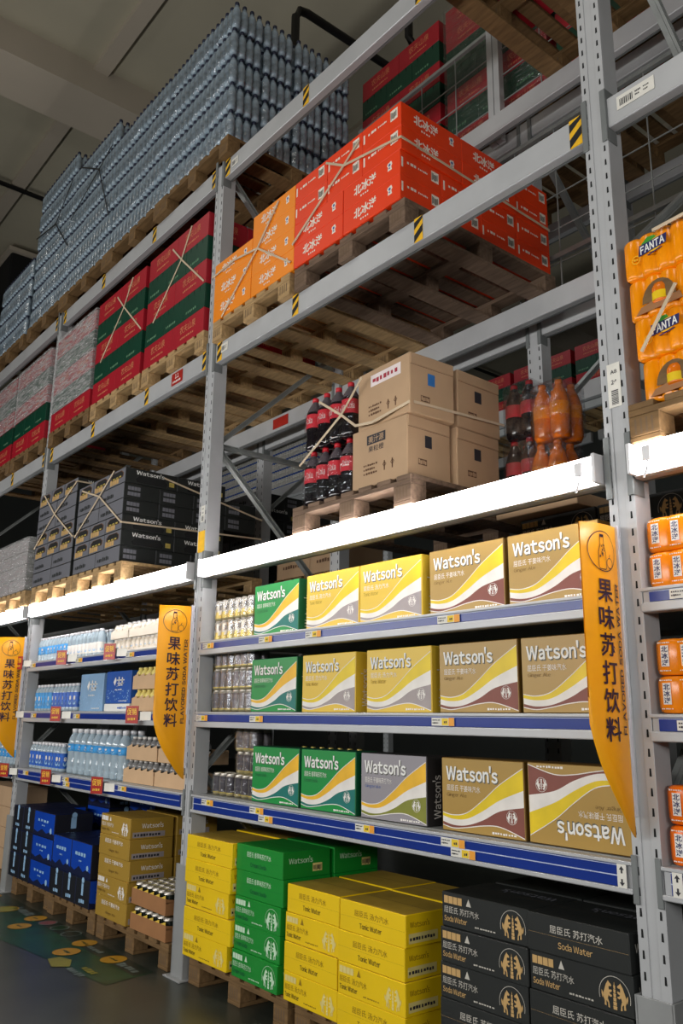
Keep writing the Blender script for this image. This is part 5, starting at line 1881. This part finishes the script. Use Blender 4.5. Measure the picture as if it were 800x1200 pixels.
pallet(0.104, -0.03, L4[1] + 0.001, 0.82, 1.15, 'wood_pale', 'pale pallet on the middle beam under the orange drink cartons', 'pallets on the middle beams')
pallet(0.955, -0.02, L4[1] + 0.001, 0.88, 1.15, 'wood_grey', 'grey pallet on the middle beam under the red drink cartons', 'pallets on the middle beams')
om = cached('oce', lambda: M_ocean('orange_carton', 'long'))
for c, n_ in ((0, 3), (1, 4)):
    for i in range(n_):
        for b_ in range(4):
            put(om, 'orange drink carton, %s layer, %s column, %s row' % (nth(i, n_), ('short', 'tall')[c], ('front', 'second', 'third', 'back')[b_]), 'carton', 0.3135 + c * 0.431, -0.03 + 0.1425 + b_ * 0.287, ZP4 + i * 0.1325, random.uniform(-0.004, 0.004), 'orange drink cartons on the middle beam', 'drink_carton')
rl = cached('rdl', lambda: M_ocean('red_carton', 'long')); rs = cached('rds', lambda: M_ocean('red_carton', 'short'))
for i in range(4):
    if i < 2:
        for a in range(2):
            for b_ in range(4):
                put(rl, 'red drink carton long side out, %s layer, %s half, %s row' % (nth(i, 4), ('left', 'right')[a], ('front', 'second', 'third', 'back')[b_]), 'carton', 1.172 + a * 0.431, -0.03 + 0.1425 + b_ * 0.287, ZP4 + i * 0.1325, random.uniform(-0.003, 0.003), 'red drink cartons on the middle beam', 'drink_carton')
    else:
        for a in range(3):
            for b_ in range(2):
                put(rs, 'red drink carton short side out, %s layer, %s column, %s row' % (nth(i, 4), ('first', 'middle', 'last')[a], ('front', 'middle')[b_]), 'carton', 1.105 + a * 0.2885, -0.03 + 0.2125 + b_ * 0.428, ZP4 + i * 0.1325, random.uniform(-0.003, 0.003), 'red drink cartons on the middle beam', 'drink_carton')
        for a in range(2):
            put(rl, 'red drink carton of the back row, %s layer, %s half, long side out' % (nth(i, 4), ('left', 'right')[a]), 'carton', 1.172 + a * 0.431, -0.03 + 0.1425 + 0.861, ZP4 + i * 0.1325, 0, 'red drink cartons on the middle beam', 'drink_carton')
zz = ZP4
strap_ribbon('strapping_band', [[(0.09, -0.038, zz + 0.32), (0.34, -0.040, zz + 0.33), (0.60, -0.040, zz + 0.29), (0.935, -0.038, zz + 0.05)], [(0.22, -0.038, zz + 0.0), (0.60, -0.041, zz + 0.29), (0.80, -0.038, zz + 0.50)]], 'strap_cream', 'cream strap crossing over the orange drink cartons')
strap_ribbon('strapping_band', [[(0.955, -0.038, zz + 0.15), (1.40, -0.041, zz + 0.40), (1.52, -0.038, zz + 0.48)], [(1.25, -0.038, zz + 0.50), (1.40, -0.041, zz + 0.40), (1.828, -0.038, zz + 0.32)], [(1.832, -0.034, zz + 0.32), (1.832, 1.1, zz + 0.28)]], 'strap_cream', 'cream strap tied around the red drink cartons')


# spring water cartons
def spring_red(F, w, h):
    F.text('农夫山泉', 0.26 * w, 0.46 * h, 0.50 * w, 0.34 * h, 'spring_gold', 0.008, 2)
    F.fine(0.28 * w, 0.22 * h, 0.44 * w, 0.10 * h, 'spring_gold', 9)


def spring_green(F, w, h):
    F.fine(0.14 * w, 0.16 * h, 0.5 * w, 0.13 * h, 'spring_pale', 6)
    for k in range(3):
        u = (0.2 + 0.28 * k) * w
        F.poly([(u, 0.98 * h), (u + 0.02 * w, 0.72 * h), (u + 0.035 * w, 0.98 * h)], 'slot_dark', 1)


def M_spring(k, d=0.30):
    if k == 'r':
        return carton('spring_water_carton', 0.420, d, 0.172, 'spring_red', spring_red, spring_red)
    return carton('spring_water_carton', 0.279, d, 0.172, 'spring_green', spring_green, spring_green)


def spring_stack(x0, y0, z0, seq, rows, where, d=0.30, group='red and green spring water cartons'):
    n = len(seq)
    for i, k in enumerate(seq):
        me = cached(('spr', k, d), lambda k=k: M_spring(k, d))
        c = 2 if k == 'r' else 3
        p = 0.4225 if k == 'r' else 0.2815
        for a in range(c):
            for b_ in range(rows):
                nm = ('left', 'right')[a] if c == 2 else ('left', 'middle', 'right')[a]
                put(me, '%s carton, %s layer, %s, %s row of the %s' % ('red' if k == 'r' else 'green', nth(i, n), nm, ('front', 'second', 'third', 'back')[b_], where), 'carton', x0 + p / 2 + a * p, y0 + d / 2 + b_ * (d + 0.003), z0 + i * 0.1735, random.uniform(-0.002, 0.002), group, 'spring_water_carton')


SP = [(-0.875, 'rgrgr', 3, 'load beside the middle post'), (-1.78, 'rgrgr', 2, 'second load from the middle post'), (-2.68, 'rgrgr', 2, 'wrapped load above the left post'), (-3.68, 'rgrgr', 2, 'wrapped load beyond the left post'), (-4.58, 'rgrgr', 1, 'load at the far left')]
for x0, sq, rows, w_ in SP:
    pallet(x0 - 0.005, -0.03, L4[1] + 0.001, 0.87, 1.15, 'wood_pale' if x0 > -2 else 'wood_brown', 'pallet on the middle beam under the red and green ' + w_, 'pallets on the middle beams')
    spring_stack(x0, -0.025, ZP4, sq, rows, w_)
for x0, lb in ((-2.68, 'red and green load above the left post'), (-3.68, 'red and green load beyond the left post'), (-4.58, 'far left red and green load')):
    wrap_shell('stretch_wrap', x0 - 0.006, x0 + 0.852, -0.032, 0.60, ZP4 + (0.16 if x0 > -3 else 0.34), ZP4 + 0.872, 'shiny clear stretch wrap around the ' + lb)
for x0, w_ in ((-0.875, 'red and green load beside the middle post'), (-1.78, 'second red and green load')):
    a, b = x0, x0 + 0.845
    strap_ribbon('strapping_band', [[(a + 0.12, -0.029, ZP4 + 0.33), (a + 0.50, -0.031, ZP4 + 0.66), (a + 0.62, -0.029, ZP4 + 0.86)], [(a + 0.36, -0.029, ZP4 + 0.80), (a + 0.50, -0.031, ZP4 + 0.66), (b - 0.02, -0.029, ZP4 + 0.36)]], 'strap_cream', 'cream strap knotted across the ' + w_)

# ------------------------------------------------------------------ top beam: water bottle packs
ZP5 = L5[1] + PH + 0.001


WP = 0.0615


def water_bottle(mb, c, n=9):
    r = 0.0298
    mb.lathe([(r * 0.8, 0), (r, 0.008), (r, 0.045), (r * 0.88, 0.056), (r, 0.068), (r, 0.122), (r * 0.97, 0.145), (r * 0.74, 0.168), (0.0145, 0.182), (0.0145, 0.192)], 'water_bulk', n, c)
    mb.lathe([(0.0165, 0.188), (0.0165, 0.212), (0.014, 0.216)], 'cap_blue', 8, c)


def water_parts(kind):
    """front packs show each bottle of their front row; what stands behind it cannot be told apart"""
    b = MB(); water_bottle(b, (0, 0, 0)); bm = b.build('bottle')
    x = MB()
    ps = []
    for i in range(5):
        for j in range(4):
            c = (WP / 2 + i * WP, WP / 2 + j * WP, 0)
            if j == 0 and kind != 'rear' or i == 4 and kind in ('corner', 'rear'):
                ps.append(('bottle', bm, c, random.uniform(0, 1)))
            else:
                water_bottle(x, c, 8)
    f = MB(); f.box(0.0, 5 * WP, 0.0, 4 * WP, 0.004, 0.145, 'shrink_film', 0.02)
    return ps, x.build('inner_bottles'), f.build('film_wrap')


WPM = {k: water_parts(k) for k in ('front', 'corner', 'rear')}
LOADS = [(-0.735, 5, 4, 'rightmost water load'), (-1.675, 5, 3, 'second water load'), (-2.615, 6, 2, 'third water load'), (-3.555, 7, 2, 'tallest water load'), (-4.60, 4, 1, 'low far left water load')]
for x0, lay, rows, w_ in LOADS:
    pallet(x0 - 0.005, -0.045, L5[1] + 0.001, 0.94, 1.12, 'wood_brown', 'brown pallet on the top beam under the ' + w_, 'pallets on the top beams')
    for i in range(lay):
        for a in range(3):
            for b_ in range(rows):
                if rows == 4 and a < 2 and b_ >= 2:
                    continue
                kind = 'rear' if b_ else ('corner' if a == 2 else 'front')
                m_ = WPM[kind]
                lb = 'pack of blue capped water bottles, %s layer, %s, %s row, %s' % (nth(i, lay), ('left', 'middle', 'right')[a], ('front', 'second', 'third', 'back')[b_], w_)
                o = assemble('water_pack', (m_[0] if (b_ == 0 or a == 2) else []) + [('film_wrap', m_[2])], (x0 + a * 0.3105, -0.04 + b_ * 0.264 + random.uniform(-0.005, 0.005), ZP5 + i * 0.2175), random.uniform(-0.006, 0.006), lb, 'water pack', 'water packs stacked on the top beam')
                ib = ob('inner_bottles', m_[1], o, kind='stuff')
zz = ZP5
strap_ribbon('strapping_band', [[(-2.60, -0.052, zz + 0.75), (-2.0, -0.056, zz + 0.95), (-1.75, -0.052, zz + 1.05)], [(-2.45, -0.052, zz + 1.22), (-2.0, -0.056, zz + 0.95), (-1.70, -0.052, zz + 0.35)]], 'strap_black', 'thin black strap across the water loads on the top beam')
strap_ribbon('strapping_band', [[(-3.56, -0.052, zz + 1.0), (-3.0, -0.056, zz + 0.90), (-2.65, -0.052, zz + 1.2)], [(-3.0, -0.056, zz + 0.90), (-2.63, -0.052, zz + 0.5)]], 'strap_black', 'thin black strap across the tallest water load')
# pallets whose loads stand above the picture
pallet(1.93, -0.04, L5[1] + 0.001, 0.82, 1.15, 'wood_brown', 'dark brown pallet on the top beam left of the right post, seen from below', 'pallets on the top beams')
pallet(2.96, -0.0, L5[1] + 0.001, 0.86, 1.12, 'wood_brown', 'dark brown pallet on the top beam right of the right post, seen from below', 'pallets on the top beams')
for i in range(2):
    for a in range(2):
        put(cached(('spr', 'r', 0.30), lambda: M_spring('r', 0.30)), 'red carton above the dark pallet left of the right post, %s, %s' % (('front', 'back')[i], ('left', 'right')[a]), 'carton', 2.15 + a * 0.435, 0.14 + i * 0.5, ZP5, 0, 'red cartons on the dark pallets', 'spring_water_carton')

# ------------------------------------------------------------------ wire mesh panels at the back of the racking
def mesh_panel(x0, x1, z0, z1, rail=None, name='wire_mesh_panel', label='', sx=0.30, sz=0.2):
    w = MB()
    x = x0
    n = max(1, round((x1 - x0) / sx))
    for i in range(n + 1):
        xx = x0 + (x1 - x0) * i / n
        w.box(xx - 0.003, xx + 0.003, -0.003, 0.003, z0, z1, 'galvanised')
    n = max(1, round((z1 - z0) / sz))
    for i in range(n + 1):
        z = z0 + (z1 - z0) * i / n
        w.box(x0, x1, 0.003, 0.009, z - 0.003, z + 0.003, 'galvanised')
    fr = MB()
    fr.box(x0 - 0.012, x1 + 0.012, -0.014, 0.012, z1 - 0.012, z1 + 0.012, 'galvanised')
    ps = [('wires', w.build('wires')), ('top_rail', fr.build('top_rail'))]
    for xx in (x0, x1):
        p = MB(); p.box(xx - 0.022, xx + 0.022, -0.03, 0.014, z0 - 0.1, z1 + 0.012, 'rack_grey')
        ps.append(('mesh_post', p.build('mesh_post')))
    if rail:
        r_ = MB(); r_.box(x0, x1, -0.02, 0.01, rail - 0.014, rail + 0.014, 'galvanised')
        ps.append(('middle_rail', r_.build('middle_rail')))
    assemble(name, ps, (0, 1.165, 0), 0, label, 'wire mesh panel', 'wire mesh panels behind the racking')


mesh_panel(0.14, 1.42, 4.93, 5.70, None, label='wire mesh panel behind the top beam, above the red drink cartons')
mesh_panel(1.47, 2.75, 4.93, 5.70, None, label='wire mesh panel behind the top beam, next to the right post')
mesh_panel(0.12, 2.72, 3.62, 4.70, 3.87, label='wire mesh panel behind the red and orange drink cartons')
mesh_panel(2.92, 5.5, 3.62, 4.70, 3.87, label='wire mesh panel behind the middle beam of the right edge bay')

# ------------------------------------------------------------------ loads on the racking behind
for x0, sq, nm in ((0.02, 'rgrgrgr', 'first'), (0.93, 'rgrggrr', 'wrapped second'), (1.84, 'rgrgrgr', 'third')):
    pallet(x0, 1.25, L5[1] + 0.001, 0.87, 1.0, 'wood_brown', 'dark pallet on top of the back racking, under the %s red and green load' % nm, 'pallets of the back racking')
    spring_stack(x0, 1.26, ZP5, sq, 2, '%s load on the back racking' % nm, 0.30, 'dim spring water cartons on the back racking')
wrap_shell('stretch_wrap', 0.92, 1.785, 1.25, 1.88, ZP5 + 0.01, ZP5 + 1.225, 'crinkled clear wrap around the second load on the back racking', 'dim_film')
pallet(-2.10, 1.24, L3[1] + 0.001, 0.86, 1.0, 'wood_brown', 'dark pallet under the black carton load of the back racking', 'pallets of the back racking')
black_stack(-2.075, 1.24, ZP3, 'lhhllhl', 0.56, 'back racking load')
pallet(-0.98, 1.24, L3[1] + 0.001, 0.86, 1.0, 'wood_brown', 'dark pallet under the brown carton load of the back racking', 'pallets of the back racking')
for i in range(2):
    for a in range(2):
        put(cached('kraftmed', lambda: carton('brown_carton', 0.42, 0.35, 0.17, 'kraft', lambda F, w, h: F.fine(0.2 * w, 0.4 * h, 0.6 * w, 0.2 * h, 'kraft_print', 8))), 'brown carton on the back racking behind the lamp beam, %s layer, %s' % (('lower', 'upper')[i], ('left', 'right')[a]), 'carton', -0.76 + a * 0.425, 1.43, ZP3 + i * 0.1715, 0, 'brown cartons on the back racking', 'brown_carton')
# far racking
for k, x0 in enumerate((-2.75, -1.85, -0.95, -3.7)):
    pallet(x0, 5.34, L5[1] + 0.001, 0.87, 1.1, 'wood_pale', 'pale pallet on the far racking, load %s' % ('one', 'two', 'three', 'four')[k], 'pallets of the far racking')
    spring_stack(x0, 5.35, ZP5, 'rgr', 1, 'far load %s' % ('one', 'two', 'three', 'four')[k], 0.30, 'spring water cartons on the far racking')


def tin_tray_mesh():
    mb = MB()
    p = 0.066
    for i in range(6):
        for j in range(2):
            c = (p / 2 + i * p, p / 2 + j * p, 0)
            mb.lathe([(0.03, 0), (0.0325, 0.01), (0.0325, 0.05)], 'wave_white', 10, c, cap1=False)
            mb.lathe([(0.0325, 0.05), (0.0325, 0.08)], 'label_navy', 10, c, False, False)
            mb.lathe([(0.0325, 0.08), (0.0325, 0.14), (0.028, 0.15)], 'wave_white', 10, c, False)
    return mb.build('cans')


tm = tin_tray_mesh()
tf = (lambda m: (m.box(0, 0.396, 0, 0.132, 0.003, 0.146, 'shrink_film', 0.01), m.build('film_wrap'))[1])(MB())
for i in range(5):
    for a in range(8):
        assemble('can_pack', [('cans', tm), ('film_wrap', tf)], (-9.1 + a * 0.402, 5.36, ZP5 + i * 0.1525), 0, 'white can pack on the far racking, %s layer, %s from the left' % (nth(i, 5), ('first', 'second', 'third', 'fourth', 'fifth', 'sixth', 'seventh', 'eighth')[a]), 'can pack', 'white can packs on the far racking')
for k, x0 in enumerate((-9.15, -8.2, -7.05)):
    pallet(x0, 5.34, L5[1] + 0.001, 0.92, 1.1, 'wood_pale', 'pale pallet under the white can packs on the far racking, %s' % ('left', 'middle', 'right')[k], 'pallets of the far racking')

_dup = {k: v for k, v in LABELS.items() if len(v) > 1}
for k, v in _dup.items():
    print('SHARED', len(v), k)
for k in LABELS:
    if len(k.split()) > 16 or len(k.split()) < 4:
        print('LEN', len(k.split()), k)
